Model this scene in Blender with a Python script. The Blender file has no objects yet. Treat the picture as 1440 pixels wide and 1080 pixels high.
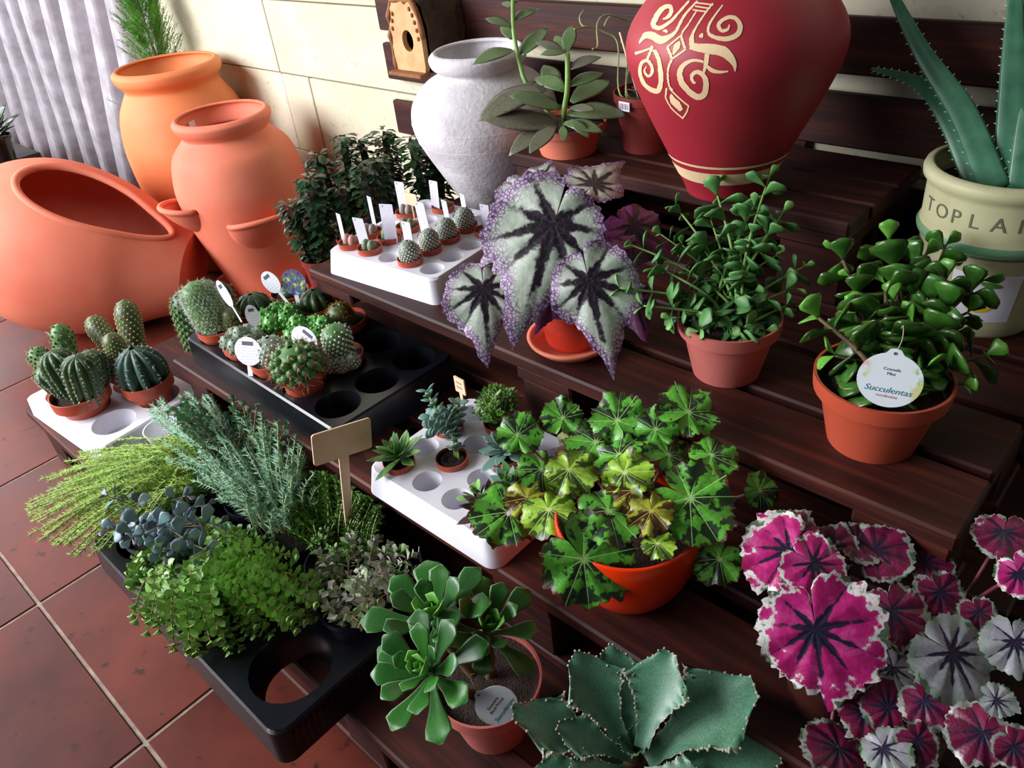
import bpy, bmesh, math, random
from mathutils import Vector, Matrix, noise
import numpy as np
PI = math.pi
R = random.Random(7)
scene = bpy.context.scene
C = scene.collection

# ------------------------------------------------------------------ camera
FPX = 1099.58
CAM = np.array([0.0, 0.0, 1.05])
_y, _t, _r = -0.80553, 0.611505, -0.11978
FWD = np.array([math.sin(_y)*math.cos(_t), math.cos(_y)*math.cos(_t), -math.sin(_t)])
_rt = np.array([math.cos(_y), -math.sin(_y), 0.0]); _up = np.cross(_rt, FWD)
RGT = math.cos(_r)*_rt + math.sin(_r)*_up
UPV = -math.sin(_r)*_rt + math.cos(_r)*_up
cd = bpy.data.cameras.new('camera'); cd.sensor_width = 36; cd.lens = FPX/1440*36
cd.clip_start = 0.02
cam = bpy.data.objects.new('camera', cd); C.objects.link(cam)
cam.matrix_world = Matrix(((RGT[0], UPV[0], -FWD[0], CAM[0]), (RGT[1], UPV[1], -FWD[1], CAM[1]),
                           (RGT[2], UPV[2], -FWD[2], CAM[2]), (0, 0, 0, 1)))
scene.camera = cam

# ------------------------------------------------------------------ light
wd = bpy.data.worlds.new('world'); scene.world = wd; wd.use_nodes = True
wd.node_tree.nodes['Background'].inputs[0].default_value = (0.78, 0.86, 1.0, 1)
wd.node_tree.nodes['Background'].inputs[1].default_value = 0.045
def area(name, loc, target, sx, sy, power, col):
    ld = bpy.data.lights.new(name, 'AREA'); ld.shape = 'RECTANGLE'; ld.size = sx; ld.size_y = sy
    ld.energy = power; ld.color = col
    o = bpy.data.objects.new(name, ld); C.objects.link(o); o.location = loc
    d = Vector(target) - Vector(loc); o.rotation_euler = d.to_track_quat('-Z', 'Y').to_euler()
    return o
area('open_shop_front_daylight', (-2.8, -1.42, 1.65), (-1.95, 0.6, 0.35), 1.8, 1.6, 150, (0.95, 0.955, 1.0))
area('rear_yard_daylight', (-4.5, 0.2, 1.5), (-1.6, 0.7, 0.3), 1.2, 1.6, 34, (0.95, 0.97, 1.0))
area('daylight_fill_camera_left', (-1.5, -2.1, 1.7), (-1.2, 0.6, 0.3), 1.5, 1.5, 20, (0.96, 0.97, 1.0))  # weak fill added behind camera-left so faces turned to the camera are lit
scene.view_settings.view_transform = 'Standard'
scene.view_settings.look = 'None'
scene.view_settings.exposure = 0.35
scene.view_settings.gamma = 1.0
scene.view_settings.use_curve_mapping = False

# ------------------------------------------------------------------ helpers
def ray(px, py): return FWD + RGT*(px-720)/FPX - UPV*(py-540)/FPX
def at(px, py, z=None, y=None, x=None, t=None):
    "the point of the place seen at a pixel, at a known height z, depth y, x, or viewing depth t"
    d = ray(px, py)
    if z is not None: k = (z-CAM[2])/d[2]
    elif y is not None: k = y/d[1]
    elif x is not None: k = x/d[0]
    else: k = t
    return Vector(CAM + d*k)
def depth(p): return float((np.array(p)-CAM) @ FWD)
def lin(h):
    h = h.lstrip('#'); v = [int(h[i:i+2], 16)/255 for i in (0, 2, 4)]
    return tuple(((a/12.92) if a <= 0.04045 else ((a+0.055)/1.055)**2.4) for a in v) + (1,)
def col(c): return lin(c) if isinstance(c, str) else (tuple(c) + (1,))[:4]

class NT:
    def __init__(s, m): s.t = m.node_tree; s.n = s.t.nodes; s.l = s.t.links
    def new(s, ty, **kw):
        n = s.n.new(ty)
        for k, v in kw.items():
            if k.startswith('i_'):
                key = k[2:]; key = int(key) if key.isdigit() else key
                s.put(n, key, v)
            else: setattr(n, k, v)
        return n
    def put(s, n, key, v):
        if isinstance(v, bpy.types.NodeSocket): s.l.new(v, n.inputs[key])
        else: n.inputs[key].default_value = v
    def math(s, op, a, b=0.0, c=None):
        n = s.n.new('ShaderNodeMath'); n.operation = op; s.put(n, 0, a); s.put(n, 1, b)
        if c is not None: s.put(n, 2, c)
        return n.outputs[0]
    def mix(s, f, a, b, blend='MIX'):
        n = s.n.new('ShaderNodeMix'); n.data_type = 'RGBA'; n.blend_type = blend
        s.put(n, 0, f); s.put(n, 6, a); s.put(n, 7, b); return n.outputs[2]
    def ramp(s, f, stops):
        n = s.n.new('ShaderNodeValToRGB'); e = n.color_ramp.elements
        while len(e) < len(stops): e.new(0.5)
        for i, (p, c_) in enumerate(stops): e[i].position = p; e[i].color = col(c_)
        s.put(n, 0, f); return n.outputs[0]
    def step(s, f, lo, hi):
        n = s.n.new('ShaderNodeMapRange'); n.interpolation_type = 'SMOOTHSTEP'
        s.put(n, 0, f); s.put(n, 1, lo); s.put(n, 2, hi); return n.outputs[0]
    def coord(s, which='Object'): return s.new('ShaderNodeTexCoord').outputs[which]
    def noise(s, vec, scale, detail=4, rough=.55, out=0):
        n = s.new('ShaderNodeTexNoise'); s.put(n, 'Vector', vec); s.put(n, 'Scale', scale)
        s.put(n, 'Detail', detail); s.put(n, 'Roughness', rough); return n.outputs[out]
    def mapping(s, vec, scale=(1, 1, 1), loc=(0, 0, 0)):
        n = s.new('ShaderNodeMapping'); s.put(n, 0, vec); n.inputs['Scale'].default_value = scale
        n.inputs['Location'].default_value = loc; return n.outputs[0]
    def rnd(s): return s.new('ShaderNodeObjectInfo').outputs['Random']
    def bump(s, h, strength=.3, dist=.002):
        n = s.new('ShaderNodeBump'); s.put(n, 'Strength', strength); s.put(n, 'Distance', dist); s.put(n, 'Height', h)
        return n.outputs[0]
MATS = {}
def newmat(name):
    m = bpy.data.materials.new(name); m.use_nodes = True; MATS[name] = m
    nt = NT(m); b = m.node_tree.nodes['Principled BSDF']
    return m, nt, b
def simple(name, c1, c2=None, rough=.5, scale=20, bump=0, bdist=.002, var=0, spec=.5, lo=.3, hi=.7, sss=0, trans=0):
    "two-tone mottled surface; var = brightness spread from object to object"
    if name in MATS: return MATS[name]
    m, nt, b = newmat(name)
    v = nt.coord(); n = nt.noise(v, scale)
    cc = nt.ramp(n, [(lo, c1), (hi, c2 or c1)])
    if var:
        k = nt.math('MULTIPLY_ADD', nt.rnd(), var*2, 1-var)
        h = nt.new('ShaderNodeHueSaturation'); nt.put(h, 'Value', k); nt.put(h, 'Color', cc); cc = h.outputs[0]
    nt.put(b, 'Base Color', cc); b.inputs['Roughness'].default_value = rough
    b.inputs['Specular IOR Level'].default_value = spec
    if bump: nt.put(b, 'Normal', nt.bump(nt.noise(v, scale*3), bump, bdist))
    if trans:
        out = nt.n['Material Output']; tr = nt.new('ShaderNodeBsdfTranslucent'); nt.put(tr, 0, cc)
        mx = nt.new('ShaderNodeMixShader'); nt.put(mx, 0, trans); nt.l.new(b.outputs[0], mx.inputs[1]); nt.l.new(tr.outputs[0], mx.inputs[2])
        nt.l.new(mx.outputs[0], out.inputs[0])
    return m

def V(*a): return Vector(a if len(a) > 1 else a[0])
def frame(y, z):
    "matrix whose Y axis is y and whose Z axis is as near z as can be"
    y = Vector(y).normalized(); z = Vector(z); x = y.cross(z)
    if x.length < 1e-6: x = y.cross(Vector((.3, .8, .5)))
    x.normalize(); z = x.cross(y)
    return Matrix((x, y, z)).transposed()
class MB:
    "collects faces of one part"
    def __init__(s): s.v = []; s.f = []; s.uv = []
    def add(s, vs, fs, uvs=None):
        o = len(s.v); s.v += [tuple(v) for v in vs]; s.f += [tuple(i+o for i in f) for f in fs]
        s.uv += list(uvs) if uvs is not None else [(0, 0)]*len(vs)
    def box(s, c, size, mat=None):
        x, y, z = (a/2 for a in size); c = Vector(c)
        vs = [Vector((sx*x, sy*y, sz*z)) for sx in (-1, 1) for sy in (-1, 1) for sz in (-1, 1)]
        if mat is not None: vs = [mat @ v for v in vs]
        s.add([v+c for v in vs], [(0, 1, 3, 2), (4, 6, 7, 5), (0, 4, 5, 1), (2, 3, 7, 6), (0, 2, 6, 4), (1, 5, 7, 3)])
    def bbox(s, c, size, bev=.003, mat=None):
        "box with bevelled edges"
        bm = bmesh.new(); bmesh.ops.create_cube(bm, size=1)
        bmesh.ops.scale(bm, vec=size, verts=bm.verts)
        bmesh.ops.bevel(bm, geom=bm.edges[:], offset=bev, segments=1, affect='EDGES')
        c = Vector(c); bm.verts.index_update()
        s.add([((mat @ v.co) if mat is not None else v.co)+c for v in bm.verts], [[v.index for v in f.verts] for f in bm.faces]); bm.free()
    def lathe(s, prof, seg=48, c=(0, 0, 0), mod=None, mat=None, capb=False, capt=False):
        c = Vector(c); n = len(prof); vs = []; uv = []
        for j in range(n):
            r, z = prof[j]
            for i in range(seg):
                a = 2*PI*i/seg; rr = r*(mod(a, j/(n-1)) if mod else 1)
                p = Vector((rr*math.cos(a), rr*math.sin(a), z)); p = (mat @ p) if mat is not None else p
                vs.append(p+c); uv.append((i/seg, j/(n-1)))
        fs = [(j*seg+i, j*seg+(i+1) % seg, (j+1)*seg+(i+1) % seg, (j+1)*seg+i) for j in range(n-1) for i in range(seg)]
        if capb: fs.append(tuple(range(seg-1, -1, -1)))
        if capt: fs.append(tuple((n-1)*seg+i for i in range(seg)))
        s.add(vs, fs, uv)
    def tube(s, pts, rad, seg=8, cap=True, flat=1.0, nhint=None):
        pts = [Vector(p) for p in pts]; n = len(pts)
        rad = [rad]*n if not hasattr(rad, '__len__') else rad
        vs = []; uv = []; up = Vector(nhint) if nhint is not None else None
        for j, p in enumerate(pts):
            d = (pts[min(j+1, n-1)]-pts[max(j-1, 0)]).normalized()
            if up is None: up = d.orthogonal()
            x = d.cross(up)
            if x.length < 1e-6: x = d.orthogonal()
            x.normalize(); u2 = x.cross(d); up = u2
            for i in range(seg):
                a = 2*PI*i/seg; vs.append(p + x*math.cos(a)*rad[j] + u2*math.sin(a)*rad[j]*flat); uv.append((i/seg, j/max(1, n-1)))
        fs = [(j*seg+i, j*seg+(i+1) % seg, (j+1)*seg+(i+1) % seg, (j+1)*seg+i) for j in range(n-1) for i in range(seg)]
        if cap: fs += [tuple(range(seg-1, -1, -1)), tuple((n-1)*seg+i for i in range(seg))]
        s.add(vs, fs, uv)
    def ball(s, c, r, seg=10, rings=7, sc=(1, 1, 1), mat=None):
        prof = [(r*math.sin(PI*k/rings)*1.0+1e-5, -r*math.cos(PI*k/rings)) for k in range(rings+1)]
        m = Matrix.Diagonal(sc); m = (mat @ m) if mat is not None else m
        s.lathe(prof, seg, c, mat=m)
    def spike(s, p, d, w):
        "thin three-sided spine"
        p = Vector(p); d = Vector(d); a = d.orthogonal().normalized()*w; b = d.normalized().cross(a)
        s.add([p+a, p-a*.5+b*.87, p-a*.5-b*.87, p+d], [(0, 1, 3), (1, 2, 3), (2, 0, 3)])
    def mesh(s, name, m, smooth=True):
        me = bpy.data.meshes.new(name); me.from_pydata(s.v, [], s.f)
        if m: me.materials.append(m)
        uvl = me.uv_layers.new(name='UVMap')
        li = np.empty(len(me.loops), dtype=np.int32); me.loops.foreach_get('vertex_index', li)
        uvl.data.foreach_set('uv', np.array(s.uv, dtype=np.float32)[li].ravel())
        if smooth: me.polygons.foreach_set('use_smooth', [True]*len(me.polygons))
        me.update(); return me
    def build(s, name, m, parent=None, smooth=True, loc=None):
        return link(name, s.mesh(name, m, smooth), parent, loc)
def link(name, me, parent=None, loc=None, mat=None):
    o = bpy.data.objects.new(name, me); C.objects.link(o)
    if parent is not None: o.parent = parent
    if mat is not None: o.matrix_local = mat
    if loc is not None: o.location = loc
    return o
def sharp(o, deg=35):
    o.data.set_sharp_from_angle(angle=math.radians(deg)); return o
def tag(o, label, cat, group=None):
    o['label'] = label; o['category'] = cat
    if group: o['group'] = group
    return o
def thing(name, label, cat, loc, group=None):
    o = bpy.data.objects.new(name, None); C.objects.link(o); o.location = loc; o.empty_display_size = .03
    return tag(o, label, cat, group)
def struct(o): o['kind'] = 'structure'; return o
def stuff(o): o['kind'] = 'stuff'; return o
def M4(rot, loc): return Matrix.Translation(Vector(loc)) @ rot.to_4x4()
def smoothprof(pts, n=6):
    "Catmull-Rom through profile points"
    out = []
    P_ = [pts[0]] + list(pts) + [pts[-1]]
    for i in range(1, len(P_)-2):
        p0, p1, p2, p3 = (np.array(P_[k], float) for k in (i-1, i, i+1, i+2))
        for k in range(n):
            t = k/n
            out.append(tuple(.5*((2*p1)+(-p0+p2)*t+(2*p0-5*p1+4*p2-p3)*t*t+(-p0+3*p1-3*p2+p3)*t**3)))
    out.append(tuple(pts[-1])); return out
def curve(pts, n=6): return [Vector(p) for p in smoothprof([tuple(p) for p in pts], n)]
def text_mesh(txt, size, m, extrude=.0002, shear=0.0, align='CENTER'):
    cu = bpy.data.curves.new('lettering', 'FONT'); cu.body = txt; cu.size = size; cu.shear = shear
    cu.align_x = align; cu.align_y = 'CENTER'; cu.extrude = extrude; cu.resolution_u = 3
    o = bpy.data.objects.new('lettering', cu); C.objects.link(o)
    dg = bpy.context.evaluated_depsgraph_get(); me = bpy.data.meshes.new_from_object(o.evaluated_get(dg))
    bpy.data.objects.remove(o); bpy.data.curves.remove(cu)
    me.name = 'lettering'; me.materials.clear(); me.materials.append(m); return me

# ------------------------------------------------------------------ materials
def m_tile():
    m, nt, b = newmat('glazed_terracotta_tile'); v = nt.coord()
    n1 = nt.noise(v, 3.5, 5); n2 = nt.noise(v, 40, 3)
    c = nt.ramp(n1, [(.32, '#3c1611'), (.52, '#5a251b'), (.72, '#6e3022')])
    c = nt.mix(nt.step(n2, .62, .72), c, col('#3a1813'))
    k = nt.math('MULTIPLY_ADD', nt.rnd(), .24, .88)
    h = nt.new('ShaderNodeHueSaturation'); nt.put(h, 'Value', k); nt.put(h, 'Color', c)
    nt.put(b, 'Base Color', h.outputs[0]); nt.put(b, 'Roughness', nt.math('MULTIPLY_ADD', n1, .25, .30)); b.inputs['Specular IOR Level'].default_value = .22
    nt.put(b, 'Normal', nt.bump(n2, .08, .002)); return m
def m_wall():
    m, nt, b = newmat('cream_block'); v = nt.coord()
    n1 = nt.noise(v, 4, 6); n2 = nt.noise(v, 90, 3); n3 = nt.noise(v, 1.7, 3)
    c = nt.ramp(n1, [(.3, '#c4bc9c'), (.6, '#d6d0b8'), (.8, '#dfd9c8')])
    c = nt.mix(nt.step(n3, .52, .75), c, col('#c9c48e')); c = nt.mix(nt.step(n2, .6, .75), c, col('#b5ac86'))
    nt.put(b, 'Base Color', c); b.inputs['Roughness'].default_value = .85
    nt.put(b, 'Normal', nt.bump(n2, .3, .002)); return m
def m_wood(name, dark, light, accent):
    m, nt, b = newmat(name); v = nt.coord()
    r = nt.rnd(); off = nt.new('ShaderNodeVectorMath', operation='MULTIPLY_ADD')
    nt.put(off, 0, v); off.inputs[1].default_value = (1.6, 26, 26)
    cmb = nt.new('ShaderNodeCombineXYZ'); nt.put(cmb, 0, nt.math('MULTIPLY', r, 37)); nt.put(cmb, 1, nt.math('MULTIPLY', r, 91)); nt.put(off, 2, cmb.outputs[0])
    g = nt.noise(off.outputs[0], 2.2, 6, .62); g2 = nt.noise(v, 9, 3)
    c = nt.ramp(g, [(.3, dark), (.52, light), (.72, accent)])
    c = nt.mix(nt.math('MULTIPLY', nt.step(g2, .5, .8), .5), c, col(dark))
    h = nt.new('ShaderNodeHueSaturation'); nt.put(h, 'Value', nt.math('MULTIPLY_ADD', r, .35, .82)); nt.put(h, 'Color', c)
    nt.put(b, 'Base Color', h.outputs[0]); nt.put(b, 'Roughness', nt.math('MULTIPLY_ADD', g, .3, .42)); b.inputs['Specular IOR Level'].default_value = .35
    nt.put(b, 'Normal', nt.bump(g, .35, .002)); return m
TILE = m_tile(); WALL = m_wall()
WOOD = m_wood('reddish_stained_pallet_wood', '#1d0906', '#38130c', '#5a2412')
GROUT = simple('grout', '#7a6a5f', '#a0907f', .9, 60, .3)
MORTAR = simple('mortar', '#9a946c', '#b8b28c', .9, 60, .3)
TERRA = simple('terracotta_clay', '#d56b50', '#de7f62', .72, 6, .12, .001)
TERRA_O = simple('orange_terracotta_clay', '#d47440', '#dc8450', .68, 6, .12, .001)
PLAST = simple('terracotta_plastic', '#b04a32', '#b95138', .38, 12, 0, var=.06)
PLASTR = simple('bright_red_plastic', '#c23422', '#cb3c28', .33, 12)
SOIL = simple('potting_soil', '#1d1410', '#3a281d', .95, 120, .9, .006)
GRIT = simple('gritty_soil', '#4a3526', '#8d7453', .95, 260, .9, .004)
WHITEP = simple('white_polystyrene_tray', '#dcdae4', '#e6e5ec', .5, 30)
BLACKP = simple('black_plastic_tray', '#0b0c10', '#12131a', .28, 30)
PAPER = simple('white_card', '#e4e3ec', '#eceaf2', .6, 30)
PLY = simple('pale_plywood', '#e8c6a0', '#f0d2ae', .6, 40)
INK = simple('grey_ink', '#555564', '#555564', .7)
# ------------------------------------------------------------------ the setting
def seg_inst(mesh, n): return mesh
T = .418
FX0, FY0 = -.873*1.05, .0366*1.05          # a tile corner seen on the floor
g = MB(); g.box((-1.6, -.1, -.0125), (7.2, 4.2, .02)); floor = struct(g.build('floor', GROUT, smooth=False))
tb = MB(); tb.bbox((0, 0, 0), (T-.006, T-.006, .012), .0015); tile_me = tb.mesh('tile', TILE, False)
for i in range(-10, 5):
    for j in range(-5, 3):
        link('tile', tile_me, floor, (FX0+(i+.5)*T, FY0+(j+.5)*T, -.006))
WY = 1.238
g = MB(); g.box((-1.6, WY+.06, .9), (6.6, .1, 2.0)); wall = struct(g.build('wall_back', MORTAR, smooth=False))
rows = [-.1+.0, .345, .563, .752, .97, 1.19, 1.41, 1.63, 1.9]
xs0 = -2.075
for k in range(len(rows)-1):
    z0, z1 = rows[k], rows[k+1]
    off = 0 if k % 2 else .16
    if k == 1: off = .145
    if k in (2, 3): off = .01
    cuts = [xs0+off+.9*q for q in range(-3, 5)]
    if k == 1: cuts = sorted(cuts+[xs0+.012+.9*q for q in range(-3, 5)])
    for x, x2 in zip(cuts, cuts[1:]):
        b_ = MB(); b_.bbox((0, 0, 0), (x2-x-.004, .03, z1-z0-.004), .002); o = b_.build('block', WALL, wall, False)
        o.location = ((x+x2)/2, WY+.0005*R.randint(0, 3)+.008, (z0+z1)/2)

def board(parent, x0, x1, y0, y1, z0, z1, name='deck_board', bev=.003):
    b = MB(); b.bbox((0, 0, 0), (x1-x0, y1-y0, z1-z0), bev)
    o = b.build(name, WOOD, parent, False); l = parent.location
    o.location = ((x0+x1)/2-l.x, (y0+y1)/2-l.y, (z0+z1)/2-l.z); return o
def pallet(label, x0, x1, ys, ztop, h=.15, blocks=None, bev=.003, open_left=False):
    "stained pallet: deck boards on cross boards, blocks and bottom boards; ys = list of (y0, y1)"
    y0, y1 = ys[0][0], ys[-1][1]
    t = thing('wooden_pallet', label, 'pallet', ((x0+x1)/2, (y0+y1)/2, ztop-h), 'stained pallets stacked as display steps')
    for a, b in ys: board(t, x0+R.uniform(-.004, .004), x1+R.uniform(-.004, .004), a, b, ztop-.022, ztop, bev=bev)
    n = blocks or 3; w = .1
    for k in range(n):
        xa = x0+.004+(x1-x0-w-.008)*k/(n-1)
        board(t, xa, xa+w, y0+.006, y1-.006, ztop-.046, ztop-.0225, 'cross_board')
        for ya in (y0+.012, (y0+y1)/2-.05, y1-.112):
            if open_left and k == 0 and ya < y0+.02: continue
            board(t, xa+.004, xa+w-.004, ya, ya+.1, ztop-h+.02, ztop-.0465, 'pallet_block')
    for ya in (y0+.012, (y0+y1)/2-.05, y1-.112):
        board(t, x0+(.41 if open_left and ya < y0+.02 else 0), x1, ya, ya+.1, ztop-h+.0002, ztop-h+.0198, 'bottom_board')
    return t
def ysplit(y0, y1, w, gap):
    out = []; y = y0
    while y+w <= y1+.001: out.append((y, y+w)); y += w+gap
    if y1-y > .03: out.append((y, y1))
    return out
pallet('lowest stained pallet on the tiled floor under the black trailing plant tray', -1.36, .12, ysplit(.225, 1.17, .1, .03), .15)
pallet('short low pallet carrying the white tray of large cacti', -1.74, -1.372, ysplit(.225, .60, .1, .03), .15, blocks=2)
pallet('second pallet up carrying the black cactus tray and the orange bowl begonia', -1.37, -.02, ysplit(.432, 1.18, .118, .028), .30, blocks=4)
pallet('third pallet up carrying the jade plants and the white mini cactus tray', -1.16, -.078, [(.648, .75), (.763, .866), (.882, .985), (1.0, 1.1), (1.115, 1.19)], .45, blocks=3, open_left=True)
tp = pallet('topmost short pallet under the red painted vase by the wall', -.93, -.336, [(.955, 1.022), (1.026, 1.098), (1.102, 1.19)], .60, blocks=2)
# pallet standing against the wall
t = thing('wall_pallet', 'stained wooden slat panel standing against the cream block wall', 'slat panel', (-.7, 1.21, .60))
for z0, z1 in ((.711, .79), (.604, .684), (.476, .555), (.86, .94)):
    board(t, -1.545, .35, 1.2, 1.216, z0, z1, 'slat')
for xa in (-1.35, -.6, .15): board(t, xa, xa+.08, 1.2165, 1.2255, .4525, .96, 'upright')
# ------------------------------------------------------------------ large vessels
def prof_r(prof, z):
    zs = [p[1] for p in prof]; rs = [p[0] for p in prof]
    return float(np.interp(z, zs, rs))
def cast(px, py, prof, loc, off=.0006):
    "where the sight line at a pixel meets a standing vessel's surface"
    d = ray(px, py); d = d/np.linalg.norm(d); l = np.array(loc)
    best = None
    for k in np.arange(.7, 1.5, .002):
        p = CAM + d*k - l
        if prof[0][1] <= p[2] <= prof[-1][1] and math.hypot(p[0], p[1]) <= prof_r(prof, p[2]):
            best = p; break
    if best is None: return None
    a = math.atan2(best[1], best[0]); r = prof_r(prof, best[2])+off
    return Vector((r*math.cos(a), r*math.sin(a), best[2]))
def vessel(parent, outer, mat, thick=.008, seg=64, floor_z=None, name='body'):
    inner = [(max(r-thick, .002), z) for r, z in outer if z > outer[0][1]+thick][::-1]
    prof = [(.001, outer[0][1])] + outer + [(outer[-1][0]-thick/2, outer[-1][1]+thick*.35)] + inner + [(.001, outer[0][1]+thick)]
    m = MB(); m.lathe(prof, seg); return m.build(name, mat, parent)
CREAMPAINT = simple('cream_paint', '#e6c79a', '#ecd0a6', .7, 50)
REDCLAY = simple('crimson_painted_clay', '#9c2231', '#a92836', .5, 9, .1, .001)

# red painted vase
loc = V(-.534, .985, .6005)
t = thing('painted_vase', 'large crimson vase painted with cream scrolls and a banded foot', 'vase', loc)
rv = smoothprof([(.054, 0), (.060, .015), (.078, .05), (.113, .12), (.134, .17), (.140, .198), (.134, .226), (.112, .257), (.08, .283), (.06, .30), (.058, .315), (.07, .33)], 5)
vessel(t, rv, REDCLAY)
for z0, z1, nm in ((.031, .050, 'foot_band'), (.058, .0615, 'foot_stripe')):
    b = MB(); b.lathe([(prof_r(rv, z)+.0006, z) for z in np.linspace(z0, z1, 4)], 64); b.build(nm, CREAMPAINT, t)
def ribbon(pts, ws, px0=880, py0=0, k=1/6):
    "painted stroke: pixel polyline thrown onto the vase, widths in the same units"
    pts = smoothprof([tuple(p) for p in pts], 5) if len(pts) > 2 else [tuple(np.array(pts[0])*(1-u)+np.array(pts[1])*u) for u in (0, .5, 1)]
    wi = np.interp(np.linspace(0, 1, len(pts)), np.linspace(0, 1, len(ws)), ws)
    m = MB(); vs = []
    for i, p in enumerate(pts):
        a = np.array(pts[max(i-1, 0)]); b = np.array(pts[min(i+1, len(pts)-1)]); d = b-a; d = d/(np.linalg.norm(d)+1e-9); nrm = np.array((-d[1], d[0]))
        row = [cast(px0+q[0]*k, py0+q[1]*k, rv, loc) for q in (np.array(p)-nrm*wi[i]/2, np.array(p), np.array(p)+nrm*wi[i]/2)]
        if any(r is None for r in row): continue
        vs += row
    n = len(vs)//3
    if n > 1: m.add(vs, [f for i in range(n-1) for f in ((3*i, 3*i+1, 3*i+4, 3*i+3), (3*i+1, 3*i+2, 3*i+5, 3*i+4))])
    return m
strokes = [
 ([(320,160),(365,140),(395,85),(370,50),(310,75),(260,150),(240,210),(290,235),(370,190),(440,120),(540,5)], [10,26,34,34,40,46,44,34,26,20,16]),
 ([(610,5),(500,130),(430,260),(370,310),(300,335),(230,300),(170,300),(120,365)], [14,18,24,40,70,66,50,6]),
 ([(235,385),(200,470),(185,500)], [26,22,18]), ([(85,450),(150,430),(215,405)], [26,18,14]),
 ([(180,560),(165,595),(190,640),(225,620),(225,560),(190,510),(140,530),(125,600),(150,690),(210,750),(275,765),(300,700),(295,560),(270,460),(240,420)], [8,16,22,26,26,26,28,30,32,38,44,40,38,34,24]),
 ([(335,270),(345,255),(348,245)], [34,36,10]), ([(635,315),(640,300),(655,278)], [24,36,8]),
 ([(600,20),(740,38)], [14,14]), ([(590,50),(715,68)], [14,14]), ([(570,80),(690,97)], [14,14]), ([(740,25),(680,100),(590,240),(560,330),(570,390)], [14,14,16,40,50]),
 ([(545,385),(620,400),(720,410),(820,430),(880,480),(915,540),(922,600)], [50,70,86,90,70,40,6]),
 ([(605,85),(540,190),(480,280),(480,330),(505,405)], [12,12,14,22,20]), ([(480,290),(420,340),(355,395)], [14,14,14]), ([(360,395),(375,440),(395,490)], [22,24,22]), ([(515,410),(460,450),(395,495)], [14,16,14]),
 ([(465,345),(435,390),(405,460)], [6,58,6]),
 ([(395,500),(368,560),(360,640),(370,720),(400,760)], [22,18,14,14,14]),
 ([(350,740),(345,830),(400,920),(485,995)], [14,12,10,12]), ([(375,740),(440,810),(535,895)], [12,12,12]), ([(535,890),(515,950),(480,1000)], [12,14,14]), ([(390,790),(400,840),(440,880),(475,930)], [10,50,56,30]),
 ([(820,40),(760,120),(710,200),(700,270),(750,310),(850,325),(940,290),(965,220),(935,160),(880,140),(820,165),(785,210),(810,255),(860,245),(875,205)], [12,14,20,24,32,42,44,42,36,32,30,32,30,22,10]),
 ([(690,450),(680,530),(655,630)], [38,36,12]), ([(680,550),(730,590),(790,605),(865,598)], [20,34,28,10]),
 ([(660,520),(580,505),(500,540),(460,610),(480,700),(540,770),(610,815),(665,790),(680,700),(655,630),(600,605),(560,640),(575,695),(595,690)], [20,24,36,46,50,50,52,50,46,40,34,30,22,8])]
for pts, ws in strokes:
    m = ribbon(pts, ws)
    if len(m.v) > 5: m.build('painted_scroll', CREAMPAINT, t)

# white vase
m_, nt_, b_ = newmat('rough_whitewashed_clay'); v_ = nt_.coord(); n_ = nt_.noise(v_, 130, 4); n2_ = nt_.noise(v_, 18, 4)
nt_.put(b_, 'Base Color', nt_.ramp(n2_, [(.35, '#c6c1c4'), (.65, '#dedadd')])); b_.inputs['Roughness'].default_value = .9
nt_.put(b_, 'Normal', nt_.bump(n_, .45, .003)); WVASE = m_
t = thing('white_vase', 'rough whitewashed clay urn with a thick rolled lip', 'vase', (-1.075, 1.045, .4505))
wv = smoothprof([(.058, 0), (.066, .015), (.098, .075), (.128, .135), (.137, .17), (.131, .205), (.105, .235), (.079, .249), (.075, .256), (.086, .266), (.0895, .279), (.085, .286)], 5)
vessel(t, wv, WVASE, .012)
for z in (.140, .172):
    b = MB(); b.lathe([(prof_r(wv, z+d)+e, z+d) for d, e in ((-.003, -.001), (0, .001), (.003, -.001))], 64); b.build('groove_ridge', WVASE, t)

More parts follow.
